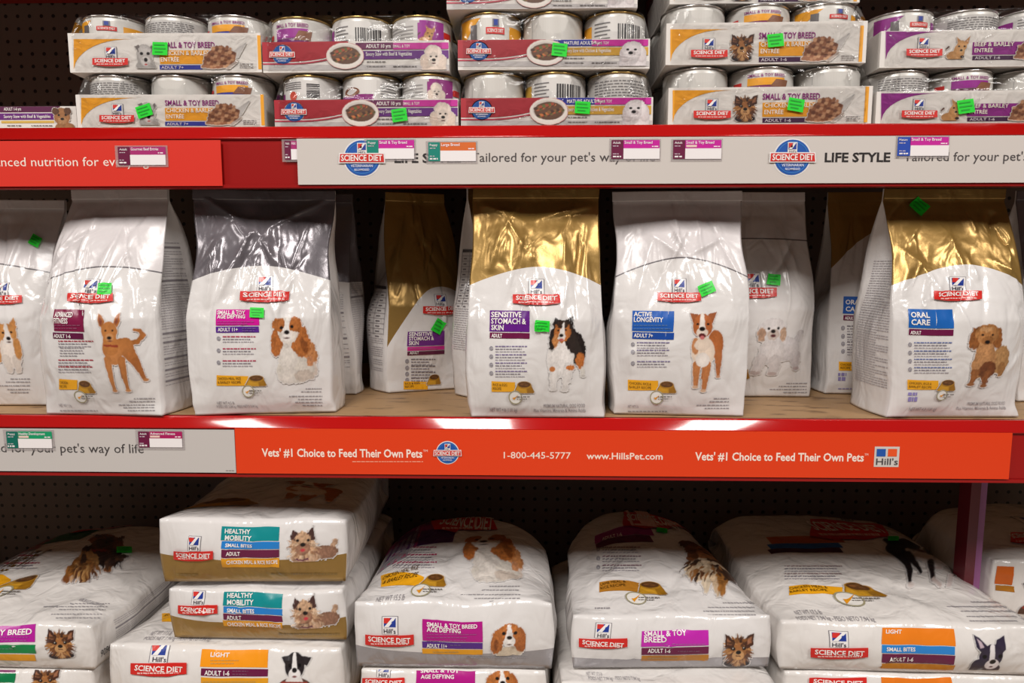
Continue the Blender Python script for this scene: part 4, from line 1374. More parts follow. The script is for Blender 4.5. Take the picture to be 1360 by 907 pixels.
def can_label(f, parent, kind, c1, c2, seed, hvis):
    """kind: which side of the paper label faces the aisle"""
    p = Print(f, 0.0004)
    W, H = f.W, f.H
    y0, y1 = H * 0.93 - hvis, H * 0.90

    def R(a, b, c, d, col, lay=0):
        p.quad_ab([(W * a, y0 + (y1 - y0) * b), (W * c, y0 + (y1 - y0) * b), (W * c, y0 + (y1 - y0) * d), (W * a, y0 + (y1 - y0) * d)], col, lay)

    def T(s, a, c, b, d, col, lay=2):
        v, fc = text_geo(s, 0.015)
        ab = np.stack([W * a + v[:, 0] / v[:, 0].max() * W * (c - a), y0 + (y1 - y0) * b + v[:, 1] * (y1 - y0) * (d - b)], 1)
        p.add(ab, fc, lin(col), lay)
    r = random.Random(seed)
    GREY, INK = (186, 182, 178), (120, 116, 116)
    if kind == 'blank':
        R(0.1, 0, 0.9, 1, (206, 202, 196))
        R(0.25, 0.1, 0.26, 0.9, (176, 172, 168), 1)
    elif kind == 'fine':
        R(0.05, 0, 0.95, 1, (190, 186, 182))
        for k in range(7):
            x = 0.2
            while x < 0.78:
                w = r.uniform(0.02, 0.06); R(x, 0.06 + k * 0.125, min(x + w, 0.8), 0.11 + k * 0.125, INK, 1); x += w + 0.012
        R(0.66, 0, 0.665, 1, (150, 146, 144), 2)
    elif kind == 'brand':
        R(0.02, 0, 0.98, 1, (216, 212, 206))
        p.quad_ab([(W * 0.1, y0), (W * 0.16, y0), (W * 0.40, y1), (W * 0.1, y1)], c1, 1)
        R(0.46, 0.36, 0.66, 0.62, RED, 2); T('SCIENCE DIET', 0.475, 0.645, 0.42, 0.56, TXTW, 3)
        R(0.53, 0.66, 0.60, 0.95, (120, 116, 130), 2); R(0.545, 0.7, 0.585, 0.92, (48, 66, 150), 3)
        R(0.28, 0.05, 0.36, 0.75, (100, 94, 94), 2)
        R(0.72, 0.05, 0.95, 0.7, c1, 1)
    elif kind == 'variety':
        R(0.02, 0, 0.98, 1, (214, 210, 204))
        T('SMALL & TOY BREED', 0.28, 0.66, 0.78, 0.94, (140, 40, 120), 2)
        R(0.28, 0.30, 0.66, 0.72, c1, 1); R(0.28, 0.10, 0.66, 0.28, c2, 1)
        p.quad_ab([(W * 0.50, y0 + (y1 - y0) * 0.2), (W * 0.68, y0 + (y1 - y0) * 0.2), (W * 0.70, y0 + (y1 - y0) * 0.6), (W * 0.56, y0 + (y1 - y0) * 0.62)], (130, 84, 60), 2)
        R(0.12, 0.35, 0.22, 0.55, RED, 2)
    elif kind == 'barcode':
        R(0.05, 0, 0.95, 1, (216, 212, 208))
        x = 0.50
        while x < 0.78:
            w = r.choice((0.008, 0.013, 0.02)); R(x, 0.12, x + w, 0.72, (56, 52, 54), 1); x += w + r.choice((0.008, 0.014))
        for k in range(5):
            R(0.24, 0.15 + k * 0.15, 0.42 - 0.03 * (k % 2), 0.20 + k * 0.15, INK, 1)
        R(0.05, 0.1, 0.20, 0.75, c1, 1)
    elif kind == 'face':
        R(0.05, 0, 0.95, 1, (200, 196, 192))
        R(0.52, 0, 0.80, 1, c1, 1)
        pic = Print(f, 0.0008)
        al, rgb = paint('chihuahua' if seed % 2 else 'poodle', 24, 24)
        R(0.80, 0.35, 0.92, 0.62, RED, 2)
        s, t = np.meshgrid(np.linspace(W * 0.50, W * 0.70, 24), np.linspace(y1 - (y1 - y0) * 0.12, y0, 24))
        m = np.clip(al, 0, 1)[..., None]
        col = np.array(lin(c1)) * (1 - m) + rgb * m
        fs = [[(i + 1) * 24 + j, (i + 1) * 24 + j + 1, i * 24 + j + 1, i * 24 + j] for i in range(23) for j in range(23)]
        p.add(np.stack([s.ravel(), t.ravel()], 1), fs, col.reshape(-1, 3), 2)
        for k in range(5):
            R(0.12, 0.12 + k * 0.15, 0.45, 0.17 + k * 0.15, (160, 156, 154), 1)
    elif kind == 'seal':
        R(0.05, 0, 0.95, 1, (214, 210, 206))
        x = 0.52
        for k in range(9):
            w = r.choice((0.008, 0.014)); R(x, 0.3 + 0.0 * k, x + 0.12, 0.34, (70, 66, 66), 1) if k == 0 else R(0.52, 0.15 + k * 0.08, 0.66, 0.15 + k * 0.08 + r.choice((0.03, 0.05)), (60, 56, 58), 1)
        th = np.linspace(0, 2 * math.pi, 18)
        ca, cb, rr = W * 0.36, y0 + (y1 - y0) * 0.32, (y1 - y0) * 0.2
        p.add(np.stack([ca + rr * np.cos(th), cb + rr * np.sin(th)], 1), [list(range(17))], lin((206, 80, 60)), 2)
        for k in range(4):
            R(0.22, 0.62 + k * 0.09, 0.46, 0.66 + k * 0.09, INK, 1)
        R(0.08, 0, 0.2, 0.5, c1, 1)
    elif kind == 'bowl':
        R(0.02, 0, 0.98, 1, (218, 214, 210))
        R(0.05, 0.02, 0.58, 0.36, c1, 1)
        th = np.linspace(0, 2 * math.pi, 18)
        p.add(np.stack([W * 0.32 + W * 0.11 * np.cos(th), y0 + (y1 - y0) * (0.5 + 0.2 * np.sin(th))], 1), [list(range(17))], lin((130, 80, 56)), 2)
        R(0.62, 0, 0.90, 1, (204, 200, 196), 1)
        for k in range(5):
            R(0.66, 0.25 + k * 0.13, 0.86, 0.29 + k * 0.13, INK, 2)
    p.build('can_label', parent, M_CARD)


def tin_pack(x0, x1, yc, yt, yb, zb, label, rim, Yf=0.0, kinds=('blank', 'fine', 'variety'), c1=(232, 166, 40), c2=(50, 60, 150), seed=1, rz=0.0, rows=2, cans=True, slack=0.004):
    """px: tray x0..x1, tin tops yc, tray top yt, tray bottom yb"""
    a = math.radians(rz)
    cx = (x0 + x1) / 2
    loc = at(cx, yb, Yf); zb = loc[2] if zb is None else zb; loc[2] = zb
    sc = ((loc - EYE) @ FWD) / FPX
    W = (x1 - x0) * sc
    th = (yb - yt) * sc
    h = (yb - yc) * sc - 0.003
    r = W / 6 * 0.985
    D = 2 * r * rows + 0.008
    root = empty('tin_pack' if cans else 'tin_tray', loc, a, label, 'food pack', 'shrink-wrapped packs of tins on the upper shelf')
    w_ = 0.0018
    # open cardboard tray: floor and four thin walls in one mesh
    vs, fs = [], []

    def bx(x0_, x1_, y0_, y1_, z0_, z1_):
        n = len(vs)
        vs.extend([(x, y, z) for z in (z0_, z1_) for y in (y0_, y1_) for x in (x0_, x1_)])
        fs.extend([[i + n for i in q] for q in [(0, 2, 3, 1), (4, 5, 7, 6), (0, 1, 5, 4), (2, 6, 7, 3), (0, 4, 6, 2), (1, 3, 7, 5)]])
    bx(-W / 2, W / 2, 0, D, 0, w_)
    bx(-W / 2, W / 2, 0, w_, w_, th); bx(-W / 2, W / 2, D - w_, D, w_, th)
    bx(-W / 2, -W / 2 + w_, w_, D - w_, w_, th); bx(W / 2 - w_, W / 2, w_, D - w_, w_, th)
    mesh_obj('tray', vs, fs, M_TRAY, root)
    eu = np.array([math.cos(a), math.sin(a), 0]); ey = np.array([-math.sin(a), math.cos(a), 0])
    fx = np.linspace(-W / 2, W / 2, 12); fz = np.linspace(0, th, 4)
    P = np.stack([np.stack([fx, 0 * fx - 0.0001, 0 * fx + q], -1) for q in fz])
    face = Face(P, (0, -1, 0), loc - eu * W / 2, eu, np.array([0, 0, 1.0]), W, th)
    if cans:
        ma, mb, ms = can_meshes(r, h)
        for j in range(rows):
            for k in range(3):
                cxk, cyk = -W / 3 + W / 3 * k, w_ + 0.001 + r + 2 * r * j
                c = bpy.data.objects.new('can', ma); C.objects.link(c); c.parent = root
                c.location = (cxk, cyk, w_ + 0.0003)
                rm = bpy.data.objects.new('rim', mb if rim == 'gold' else ms); C.objects.link(rm); rm.parent = c
                if j == 0:
                    can_label(can_front(r, h, 0, 0, 0, 0, 0, sc), c, kinds[k], c1, c2, seed * 3 + k, h - th)
        # shrink film draped from the tray wall over the tins
        n = 96
        loops = []
        t = np.linspace(0, 2 * math.pi, n, endpoint=False)

        def rr_loop(hx, hy, z, ex, dip):
            c, s = np.cos(t), np.sin(t)
            x = np.sign(c) * np.abs(c) ** (2 / ex) * hx
            y = np.sign(s) * np.abs(s) ** (2 / ex) * hy
            k = dip * (0.5 - 0.5 * np.cos(2 * math.pi * (x + W / 2) / (W / 3))) * 0
            g = dip * np.cos(np.pi * x / (W / 3)) ** 2 * (np.abs(y) > hy * 0.8)
            ins = dip * (np.sin(np.pi * (x / (W / 3) + 0.5)) ** 8) * (np.abs(y) > hy * 0.7)
            return np.stack([x, y - np.sign(y) * ins + D / 2, 0 * x + z], -1)
        e = slack
        zt = h + w_ + 0.0016
        spec = [(W / 2 + 0.0012, D / 2 + 0.0012, 0.0015, 22, 0), (W / 2 + 0.0014, D / 2 + 0.0014, th * 0.5, 22, 0), (W / 2 + 0.0014, D / 2 + 0.0014, th * 0.95, 22, 0), (W / 2 + 0.0010, D / 2 + 0.0018, th + 0.003, 18, 0.001),
                (W / 2 - 0.001, D / 2 + 0.0012, th + (zt - th) * 0.35, 14, 0.007), (W / 2 - 0.004, D / 2 + 0.0010, th + (zt - th) * 0.7, 12, 0.010),
                (W / 2 - 0.006, D / 2 + 0.0008, zt - 0.003, 10, 0.010), (W / 2 - 0.010, D / 2 - 0.003, zt, 9, 0.006), (W / 2 - 0.03, D / 2 - 0.02, zt + 0.0002, 8, 0), (W / 8, D / 8, zt + 0.0002, 4, 0)]
        for q in spec:
            loops.append(rr_loop(*q))
        Lp = np.array(loops)
        q = Lp * 45.0 + seed * 5.1
        amp = np.array([0, 0.0004, 0.0004, 0.0012, 0.0024, 0.0022, 0.001, 0.0003, 0.0002, 0])[:, None]
        out = Lp - np.array([0, D / 2, 0]); out[..., 2] = 0
        out /= np.maximum(np.linalg.norm(out, axis=2, keepdims=True), 1e-6)
        Lp = Lp + out * (np.abs(vnoise(q, 3)) * amp)[..., None]
        vv = Lp.reshape(-1, 3)
        m = len(spec)
        ff = [[k * n + j, k * n + (j + 1) % n, (k + 1) * n + (j + 1) % n, (k + 1) * n + j] for k in range(m - 1) for j in range(n)]
        ff.append([(m - 1) * n + j for j in range(n)])
        mesh_obj('shrink_wrap', vv, ff, M_WRAP, root, True)
    return root, face, zb + h + 0.0042


def tray_swoosh(f, root, x0, y0, x1, y1, col):
    """coloured quarter shape at the left of the yellow and purple trays, with a stripe at the right edge"""
    p = Print(f, 0.0003)
    w = x1 - x0
    pts = []
    n = 10
    for k in range(n + 1):
        u = k / n
        pts.append((x0 + w * (0.02 + 0.30 * u ** 1.5), y1 - 3 - (y1 - y0 - 10) * (1 - (1 - u) ** 2.0) ** 0.9))
    for k in range(n):
        (ax, ay), (bx_, by) = pts[k], pts[k + 1]
        p.quad([(x0 + w * 0.02, ay), (ax, ay), (bx_, by), (x0 + w * 0.02, by)], col, 0)
    p.build('corner_swoosh', root, M_CARD)
    p = Print(f, 0.0003)
    p.rect(x1 - w * 0.022, y0 + 2, x1 - 1, y1 - 3, col, 0)
    p.build('edge_stripe', root, M_CARD)


def chicken_tray(f, root, x0, y0, x1, y1, col, line1, l1col, line2, band, pet, petx, stk, spoon=True, dark=(70, 30, 70)):
    """px layout of the white trays with a coloured corner"""
    w, h = x1 - x0, y1 - y0
    X = lambda q: x0 + w * q
    Yv = lambda q: y0 + h * q
    tray_swoosh(f, root, x0, y0, x1, y1, col)
    brand_logo(f, root, X(0.215), Yv(0.76), w * 0.185, 0.86, M_CARD)
    dog(f, root, pet, X(petx), Yv(0.24), X(petx + 0.125), Yv(0.93), 'printed dog head', M_CARD, (224, 218, 212), 0.6)
    p = Print(f, 0.0003)
    tx = 0.468
    if line1:
        p.text(line1, X(tx), X(0.755), Yv(0.37), h * 0.15, l1col, 1, 0.02)
    p.rect(X(tx), Yv(0.44), X(0.76), Yv(0.80), col, 0)
    for k, s in enumerate(line2):
        p.text(s, X(tx + 0.008), X(tx + 0.008 + 0.0158 * len(s)), Yv(0.57 + 0.17 * k), h * 0.11, (246, 238, 224), 2, 0.015)
    p.rect(X(tx), Yv(0.83), X(0.69), Yv(0.95), dark, 0)
    p.text(band, X(tx + 0.01), X(tx + 0.01 + 0.0145 * len(band)), Yv(0.935), h * 0.075, (226, 216, 222), 2, 0.01)
    for k in range(3):
        p.bars(X(0.885), X(0.955), Yv(0.80 + 0.05 * k), 0.9, (150, 144, 144), 1, k)
    p.build('flavour_panel', root, M_CARD)
    if spoon:
        q = Print(f, 0.0008)
        q.picture('spoon_food', X(0.68), Yv(0.24), X(0.925), Yv(0.95), (224, 218, 212), 1, 0.4)
        q.build('food_picture', root, M_CARD)
    if stk:
        sticker(f, root, *stk, mat=M_CARD)


def stew_tray(f, root, x0, y0, x1, y1, band1, c_b1, tag, t_b, band2, c_b2, pet, bowlx, stk, c_head=(196, 40, 150)):
    w, h = x1 - x0, y1 - y0
    X = lambda q: x0 + w * q
    Yv = lambda q: y0 + h * q
    p = Print(f, 0.0003)
    n = 14
    for k in range(n):
        u0, u1 = k / n * 0.46, (k + 1) / n * 0.46
        lo = lambda u: 0.70 if u < 0.13 else 0.70 - 0.34 * ((u - 0.13) / 0.33) ** 2
        xa, xb = u0, u1
        p.quad([(X(xa), Yv(lo(u0))), (X(xb), Yv(lo(u1))), (X(xb), Yv(0.0)), (X(xa), Yv(0.0))], (170, 36, 48), 0)
        p.quad([(X(xa), Yv(lo(u0) + 0.10)), (X(xb), Yv(lo(u1) + 0.10)), (X(xb), Yv(lo(u1) + 0.05)), (X(xa), Yv(lo(u0) + 0.05))], (186, 60, 80), 1)
    p.quad([(X(0), Yv(0.98)), (X(1), Yv(0.98)), (X(1), Yv(0.80)), (X(0), Yv(0.80))], (196, 190, 188), 0)
    p.rect(X(0.50), Yv(0.05), X(0.70), Yv(0.27), c_b1, 1)
    p.rect(X(0.70), Yv(0.05), X(0.995), Yv(0.27), c_head, 1)
    p.text(band1, X(0.555), X(0.555 + 0.011 * len(band1)), Yv(0.23), h * 0.12, TXTW, 2, 0.02)
    p.text(tag, X(0.70), X(0.79), Yv(0.22), h * 0.10, TXTW, 2, 0.01)
    p.rect(X(0.50), Yv(0.32), X(0.995), Yv(0.60), c_b2, 1)
    p.text(band2, X(0.555), X(0.80), Yv(0.50), h * 0.13, TXTW, 2, 0.012)
    p.bars(X(0.56), X(0.66), Yv(0.70), 1.2, (110, 104, 104), 2, 3)
    p.bars(X(0.56), X(0.66), Yv(0.86), 1.0, (120, 114, 114), 2, 4)
    p.bars(X(0.70), X(0.83), Yv(0.86), 1.2, (110, 104, 104), 2, 5)
    p.build('flavour_panel', root, M_CARD)
    badge(f, root, X(0.11), Yv(0.46), h * 0.33)
    q = Print(f, 0.0009)
    q.picture('stew_bowl', X(bowlx), Yv(0.06), X(bowlx + 0.20), Yv(0.97), (190, 120, 120), 2, 0.4)
    q.build('food_picture', root, M_CARD)
    dog(f, root, pet, X(0.845), Yv(0.10), X(0.985), Yv(0.97), 'printed dog head', M_CARD, (200, 192, 196), 0.6)
    if stk:
        sticker(f, root, *stk, mat=M_CARD)


YEL, PURP = (232, 160, 36), (142, 34, 132)
# far-left low tray
r0, f0, _ = tin_pack(-60, 104, 100, 137, 171, DECK1 + 0.0005, 'low purple and white tray at the left end, holding no tins', 'gold', 0.01, cans=False, seed=9, rows=1)
p = Print(f0, 0.0003)
p.rect(-2, 141.5, 80, 149, (90, 26, 70), 0); p.rect(-2, 150.5, 80, 159, (104, 34, 120), 0); p.rect(2, 160.5, 72, 163.5, (214, 176, 80), 0)
p.quad([(-50, 139), (4, 139), (12, 137.5), (-50, 137.5)], (180, 30, 50), 1)
p.text('ADULT 1-6 yrs', 6, 29, 147, 4, TXTW, 2, 0.02); p.text('Savory Stew with Beef & Vegetables', 6, 68, 157, 4.2, TXTW, 2, 0.012)
p.bars(10, 30, 167, 1.2, (120, 114, 114), 1, 2); p.bars(42, 70, 167, 1.2, (120, 114, 114), 1, 3)
p.build('flavour_panel', r0, M_CARD)
dog(f0, r0, 'brown_terrier', 70, 142, 99, 171, 'printed brown dog head', M_CARD, (224, 218, 212), 0.5)

# A: yellow trays, left
ra, fa, zt = tin_pack(103, 352, 96, 123, 169.5, DECK1 + 0.0005, 'yellow cornered tray of tins on the shelf beneath the schnauzer tray', 'steel', 0.0, ('fine', 'blank', 'variety'), YEL, (60, 60, 150), 1, 1.2)
chicken_tray(fa, ra, 103, 123, 352, 169.5, YEL, 'SMALL & TOY BREED', (140, 40, 120), ('CHICKEN & BARLEY', 'ENTRÉE'), 'ADULT 7+', 'schnauzer', 0.31, (193, 148, 20, 16, 18), dark=(48, 56, 150))
ra, fa, _ = tin_pack(93, 348, 19.5, 45, 95, zt, 'yellow cornered tray of tins stacked on top at the left', 'steel', 0.0, ('brand', 'fine', 'variety'), YEL, (60, 60, 150), 2, 1.2)
chicken_tray(fa, ra, 93, 45, 348, 95, YEL, 'SMALL & TOY BREED', (140, 40, 120), ('CHICKEN & BARLEY', 'ENTRÉE'), 'ADULT 7+', 'schnauzer', 0.325, (214, 65.5, 20, 17, -2), dark=(48, 56, 150))
# B: red trays with poodle
rb, fb, zt = tin_pack(364, 609, 97, 131, 170, DECK1 + 0.0005, 'red tray of tins with poodle picture, standing on the shelf', 'gold', 0.0, ('seal', 'bowl', 'face'), (140, 40, 120), (104, 26, 100), 4, -0.5)
stew_tray(fb, rb, 364, 131, 609, 170, 'ADULT 10 yrs', (110, 40, 84), 'SMALL & TOY', 0, 'Savory Stew with Beef & Vegetables', (104, 40, 126), 'poodle', 0.37, (531, 153.5, 20, 17, 8))
rb, fb, _ = tin_pack(348, 597, 20.5, 55, 94, zt, 'red tray of tins with poodle picture, top of its stack', 'gold', 0.0, ('variety', 'barcode', 'face'), (150, 50, 140), (104, 26, 100), 5, -0.6)
stew_tray(fb, rb, 348, 55, 597, 94, 'ADULT 10 yrs', (110, 40, 84), 'SMALL & TOY', 0, 'Savory Stew with Beef & Vegetables', (104, 40, 126), 'poodle', 0.345, None)
# C: red trays with maltese, three high
rc, fc, zt = tin_pack(612, 866, 93, 128, 168, DECK1 + 0.0005, 'red tray of tins with white maltese picture, standing on the shelf', 'gold', 0.0, ('blank', 'barcode', 'fine'), (206, 160, 60), (104, 26, 100), 6)
stew_tray(fc, rc, 612, 128, 866, 168, 'MATURE ADULT 7 yrs', (46, 50, 150), 'SMALL & TOY', 0, 'Savory Stew with Chicken & Vegetables', (206, 160, 60), 'maltese', 0.36, (773.5, 143.5, 20, 16, -4))
rc, fc, zt = tin_pack(608, 862, 13.5, 51, 89, zt, 'red tray of tins with white maltese picture, middle of three', 'gold', 0.0, ('brand', 'blank', 'barcode'), YEL, (104, 26, 100), 7)
stew_tray(fc, rc, 608, 51, 862, 89, 'MATURE ADULT 7 yrs', (46, 50, 150), 'SMALL & TOY', 0, 'Savory Stew with Chicken & Vegetables', (206, 160, 60), 'maltese', 0.36, (743, 67, 20, 17, -6))
rc, fc, zt = tin_pack(593, 846, -64, -26, 13, zt, 'red tray of tins cut by the top edge, highest of its stack', 'gold', 0.0, ('brand', 'blank', 'barcode'), YEL, (104, 26, 100), 8)
stew_tray(fc, rc, 593, -26, 846, 13, 'MATURE ADULT 7 yrs', (46, 50, 150), 'SMALL & TOY', 0, 'Savory Stew with Chicken & Vegetables', (206, 160, 60), 'maltese', 0.36, None)
# D: yellow trays with yorkie
rd, fd, zt = tin_pack(888, 1154, 85, 113, 165.5, DECK1 + 0.0005, 'yellow cornered tray with terrier face, standing on the shelf', 'steel', 0.0, ('blank', 'variety', 'blank'), YEL, (120, 40, 90), 10, -0.8)
chicken_tray(fd, rd, 888, 113, 1154, 165.5, YEL, 'SMALL & TOY BREED', (140, 40, 120), ('CHICKEN & BARLEY', 'ENTRÉE'), 'ADULT 1-6', 'yorkie_face', 0.32, (1056, 140, 21, 17, -10))
rd, fd, zt = tin_pack(885, 1147, 6, 32, 85, zt, 'yellow cornered tray with terrier face, second from the shelf', 'steel', 0.0, ('blank', 'variety', 'brand'), YEL, (120, 40, 90), 11, -0.8)
chicken_tray(fd, rd, 885, 32, 1147, 85, YEL, 'SMALL & TOY BREED', (140, 40, 120), ('CHICKEN & BARLEY', 'ENTRÉE'), 'ADULT 1-6', 'yorkie_face', 0.32, (1029, 54.5, 21, 17, 6))
rd, fd, _ = tin_pack(890, 1140, -72, -44, 5, zt, 'yellow cornered tray at the top edge, only its base showing', 'steel', 0.01, ('blank', 'variety', 'brand'), YEL, (120, 40, 90), 12)
chicken_tray(fd, rd, 890, -44, 1140, 5, YEL, '', (140, 40, 120), ('CHICKEN & BARLEY', 'ENTRÉE'), 'ADULT 1-6', 'yorkie_face', 0.32, None)
# E: purple trays with chihuahua
re_, fe_, zt = tin_pack(1165, 1420, 88, 117, 163.5, DECK1 + 0.0005, 'purple cornered tray with big-eared dog, standing on the shelf', 'steel', 0.0, ('fine', 'variety', 'blank'), PURP, (80, 20, 50), 13, -1.0)
chicken_tray(fe_, re_, 1165, 117, 1420, 163.5, PURP, '', (140, 40, 120), ('BEEF & BARLEY', 'ENTRÉE'), 'ADULT 1-6', 'chihuahua', 0.33, (1281, 142, 22, 18, 8))
re_, fe_, _ = tin_pack(1171, 1428, 6, 35, 82, zt, 'purple cornered tray with big-eared dog, top of its stack', 'steel', 0.0, ('brand', 'fine', 'barcode'), PURP, (80, 20, 50), 14, -1.0)
chicken_tray(fe_, re_, 1171, 35, 1428, 82, PURP, '', (140, 40, 120), ('BEEF & BARLEY', 'ENTRÉE'), 'ADULT 1-6', 'chihuahua', 0.33, None)


# ------------------------------------------------------------------ standing bags on the middle shelf
GREYL = (120, 114, 120)
# cut off at the left frame edge
r, f, gr, gl = standing_bag(-92, 78, 262, 540, 0.11, 2, M_FILM_WHITE, 3, 'white bag with corgi picture, cut off by the left edge', arc=(0.69, 0.64), lean=(0.0, 0.0), waist=0.03)
brand_logo(f, r, 2, 398, 56, 0.8)
dog(f, r, 'corgi', -28, 419, 30, 497, 'printed corgi')
sticker(f, r, 48, 321, 14, 14, -30)
small_print(f, r, [('b', 14, 40, 503), ('b', 8, 40, 507), ('b', 0, 40, 512), ('b', 10, 40, 517), ('b', 14, 40, 521)])

# fit tan dog
r, f, gr, gl = standing_bag(54, 216, 246, 553, 0.13, -3, M_FILM_WHITE, 5, 'white bag with standing tan dog, text on its side panel', arc=(0.65, 0.60, 0.05), waist=0.0, lean=(0.006, 0.0), bulge=0.028, topw=0.14, folds=12,
   creases=[(0.30, 0.90, 0.42, 0.5, 0.008, 0.004), (0.62, 0.86, 0.5, 0.45, 0.008, 0.004), (0.72, 0.80, 0.60, 0.5, 0.007, 0.003), (0.05, 0.78, 0.22, 0.45, 0.01, 0.004)])
brand_logo(f, r, 121, 396, 60, 0.82)
panel(f, r, 71, 111, [(411, 440, (128, 26, 68), [('ADVANCED', 73, 97, 421, 6.5), ('FITNESS', 73, 91, 429, 6.5)], [(432, 73, 108), (436, 73, 103)]), (442, 450, (96, 24, 64), [('ADULT 1-6', 73, 95, 448, 4.6)], [])])
features(f, r, 78, 124, [453, 478, 487], (170, 60, 72), False, 2)
small_print(f, r, [('b', 80, 112, 462), ('b', 80, 110, 465.5), ('b', 80, 112, 469), ('b', 80, 104, 472.5)], 'benefit_text', (150, 144, 150))
recipe(f, r, 79, 503, 103, 517, ('CHICKEN', 'RECIPE'), (102, 504, 126, 522), (108, 526, 8))
dog(f, r, 'tan_dog', 128, 413, 199, 523, 'printed tan dog')
small_print(f, r, [('t', 'NET WT 5 lb', 80, 96, 540, 4), ('b', 80, 130, 545), ('b', 178, 206, 529), ('b', 172, 206, 533), ('b', 158, 206, 537.5), ('b', 164, 206, 541), ('b', 170, 206, 545)])
sticker(f, r, 139.5, 384, 19, 15, 1)
gusset_text(gr, r, 0.08, 0.86, 0.13, 0.76, 4)

# grey topped spaniel bag
r, f, gr, gl = standing_bag(263, 443, 249, 551, 0.10, 8, M_FILM_GREY, 7, 'grey topped bag with sitting spaniel picture', arc=(0.66, 0.595), waist=0.09, topw=-0.02, folds=16,
   creases=[(0.05, 0.97, 0.45, 0.80, 0.010, 0.006), (0.95, 0.97, 0.50, 0.80, 0.010, 0.005), (0.42, 0.88, 0.62, 0.66, 0.010, 0.004), (0.28, 0.86, 0.40, 0.78, 0.008, 0.004)])
brand_logo(f, r, 352, 394, 64, 0.85)
panel(f, r, 287, 344, [(411, 432, (206, 22, 150), [('SMALL & TOY', 289, 326, 417.5, 5), ('AGE DEFYING', 289, 326, 423, 5)], [(427, 289, 338), (430, 289, 330)]), (433.5, 441.5, (88, 40, 140), [('ADULT 11+', 290, 316, 439.8, 4.6)], [(436, 322, 340), (439, 322, 338)])])
features(f, r, 288, 340, [447, 463, 479], (180, 60, 90), True, 5)
recipe(f, r, 288, 498, 330, 512, ('CHICKEN MEAL, RICE', '& BARLEY RECIPE'), (325, 497, 355, 513), (330, 519, 8))
dog(f, r, 'spaniel_sitting', 358, 420, 424, 511, 'printed spaniel')
small_print(f, r, [('t', 'NET WT 4.5 lb', 289, 312, 537, 4), ('t', 'POIDS NET 2.04 kg - PESO NETO 2.04 kg', 289, 343, 541.5, 3.6), ('b', 406, 428, 516), ('b', 400, 428, 520), ('b', 384, 428, 526), ('b', 396, 428, 530), ('b', 392, 428, 534), ('b', 402, 428, 538)])
sticker(f, r, 342, 415.5, 19, 13, -2)

r, f, gr, gl = standing_bag(335, 472, 256, 524, 0.07, 3, M_FILM_GREY, 8, 'grey topped bag standing right behind the spaniel bag', arc=(0.58, 0.56, 0.0, 1), waist=0.04, group=None, Yf=0.125)
setp(r, group='pet food bags on the middle shelf')
gusset_text(gr, r, 0.1, 0.9, 0.1, 0.55, 5)
gusset_text(f, r, 0.68, 0.95, 0.12, 0.5, 6, name='side_text')

# turned gold bag
r, f, gr, gl = standing_bag(522, 660, 252, 524, 0.125, 22, M_FILM_GOLD, 11, 'gold topped bag turned sideways, side table of figures showing', arc=(0.50, 0.36, 0.26), waist=0.0, topw=0.10, gout=0.022, W=0.125, bx=566, folds=8, H=0.335, Yf=0.163, bulge=0.012,
   creases=[(0.3, 0.9, 0.15, 0.6, 0.012, 0.004), (0.6, 0.9, 0.45, 0.55, 0.01, 0.004)])
brand_logo(f, r, 585, 412, 46, 0.9)
panel(f, r, 541, 590, [(440, 459, (106, 34, 128), [('SENSITIVE', 543, 574, 446, 5), ('STOMACH &', 543, 576, 452, 5), ('SKIN', 543, 556, 458, 5)], []), (460, 465, (206, 40, 140), [], [(462.5, 544, 580)]), (466, 471, (90, 26, 60), [('ADULT', 544, 556, 470, 3.4)], [])])
features(f, r, 538, 578, [477, 486, 494, 502], GREYL, True, 7)
recipe(f, r, 536, 506, 568, 517, ('RICE & EGG', 'RECIPE'), (566, 496, 586, 511))
sticker(f, r, 582, 433, 14, 18, -30)
gusset_text(gl, r, 0.10, 0.92, 0.10, 0.52, 7, True)

r, f, gr, gl = standing_bag(636, 760, 250, 530, 0.065, 55, M_FILM_GOLD, 12, 'gold topped bag half hidden behind the bag with sheepdog', arc=(0.60, 0.50), waist=0.02, bx=673, Yf=0.150, W=0.12, bulge=0.010, H=0.335)
gusset_text(gl, r, 0.08, 0.92, 0.22, 0.70, 8, True)
small_print(f, r, [('t', 'NET WT', 640, 652, 512, 4)])

# sheepdog bag
r, f, gr, gl = standing_bag(625, 803, 246, 556, 0.10, 0, M_FILM_GOLD, 15, 'gold topped bag with black, tan and white sheepdog', arc=(0.655, 0.575), waist=0.035, folds=12,
   creases=[(0.05, 0.93, 0.42, 0.85, 0.010, 0.005), (0.95, 0.93, 0.48, 0.85, 0.010, 0.005), (0.40, 0.82, 0.34, 0.62, 0.009, 0.003), (0.68, 0.83, 0.70, 0.66, 0.008, 0.003), (0.72, 0.62, 0.60, 0.35, 0.009, 0.003)])
brand_logo(f, r, 712.5, 398, 63, 0.85)
panel(f, r, 650.5, 703.5, [(412.5, 440.5, (98, 26, 130), [('SENSITIVE', 652.5, 693, 421, 6.8), ('STOMACH &', 652.5, 699, 429.5, 6.8), ('SKIN', 652.5, 669, 438, 6.8)], []), (442, 449.5, (106, 20, 66), [('ADULT', 653, 667, 448, 4.8)], [])])
features(f, r, 650, 700, [460, 471, 482, 493], (126, 112, 150), True, 9)
recipe(f, r, 653, 506, 684, 520, ('RICE & EGG', 'RECIPE'), (682, 505, 710, 522), (684.5, 527, 9))
dog(f, r, 'sheltie', 724, 419, 779, 521, 'printed sheepdog')
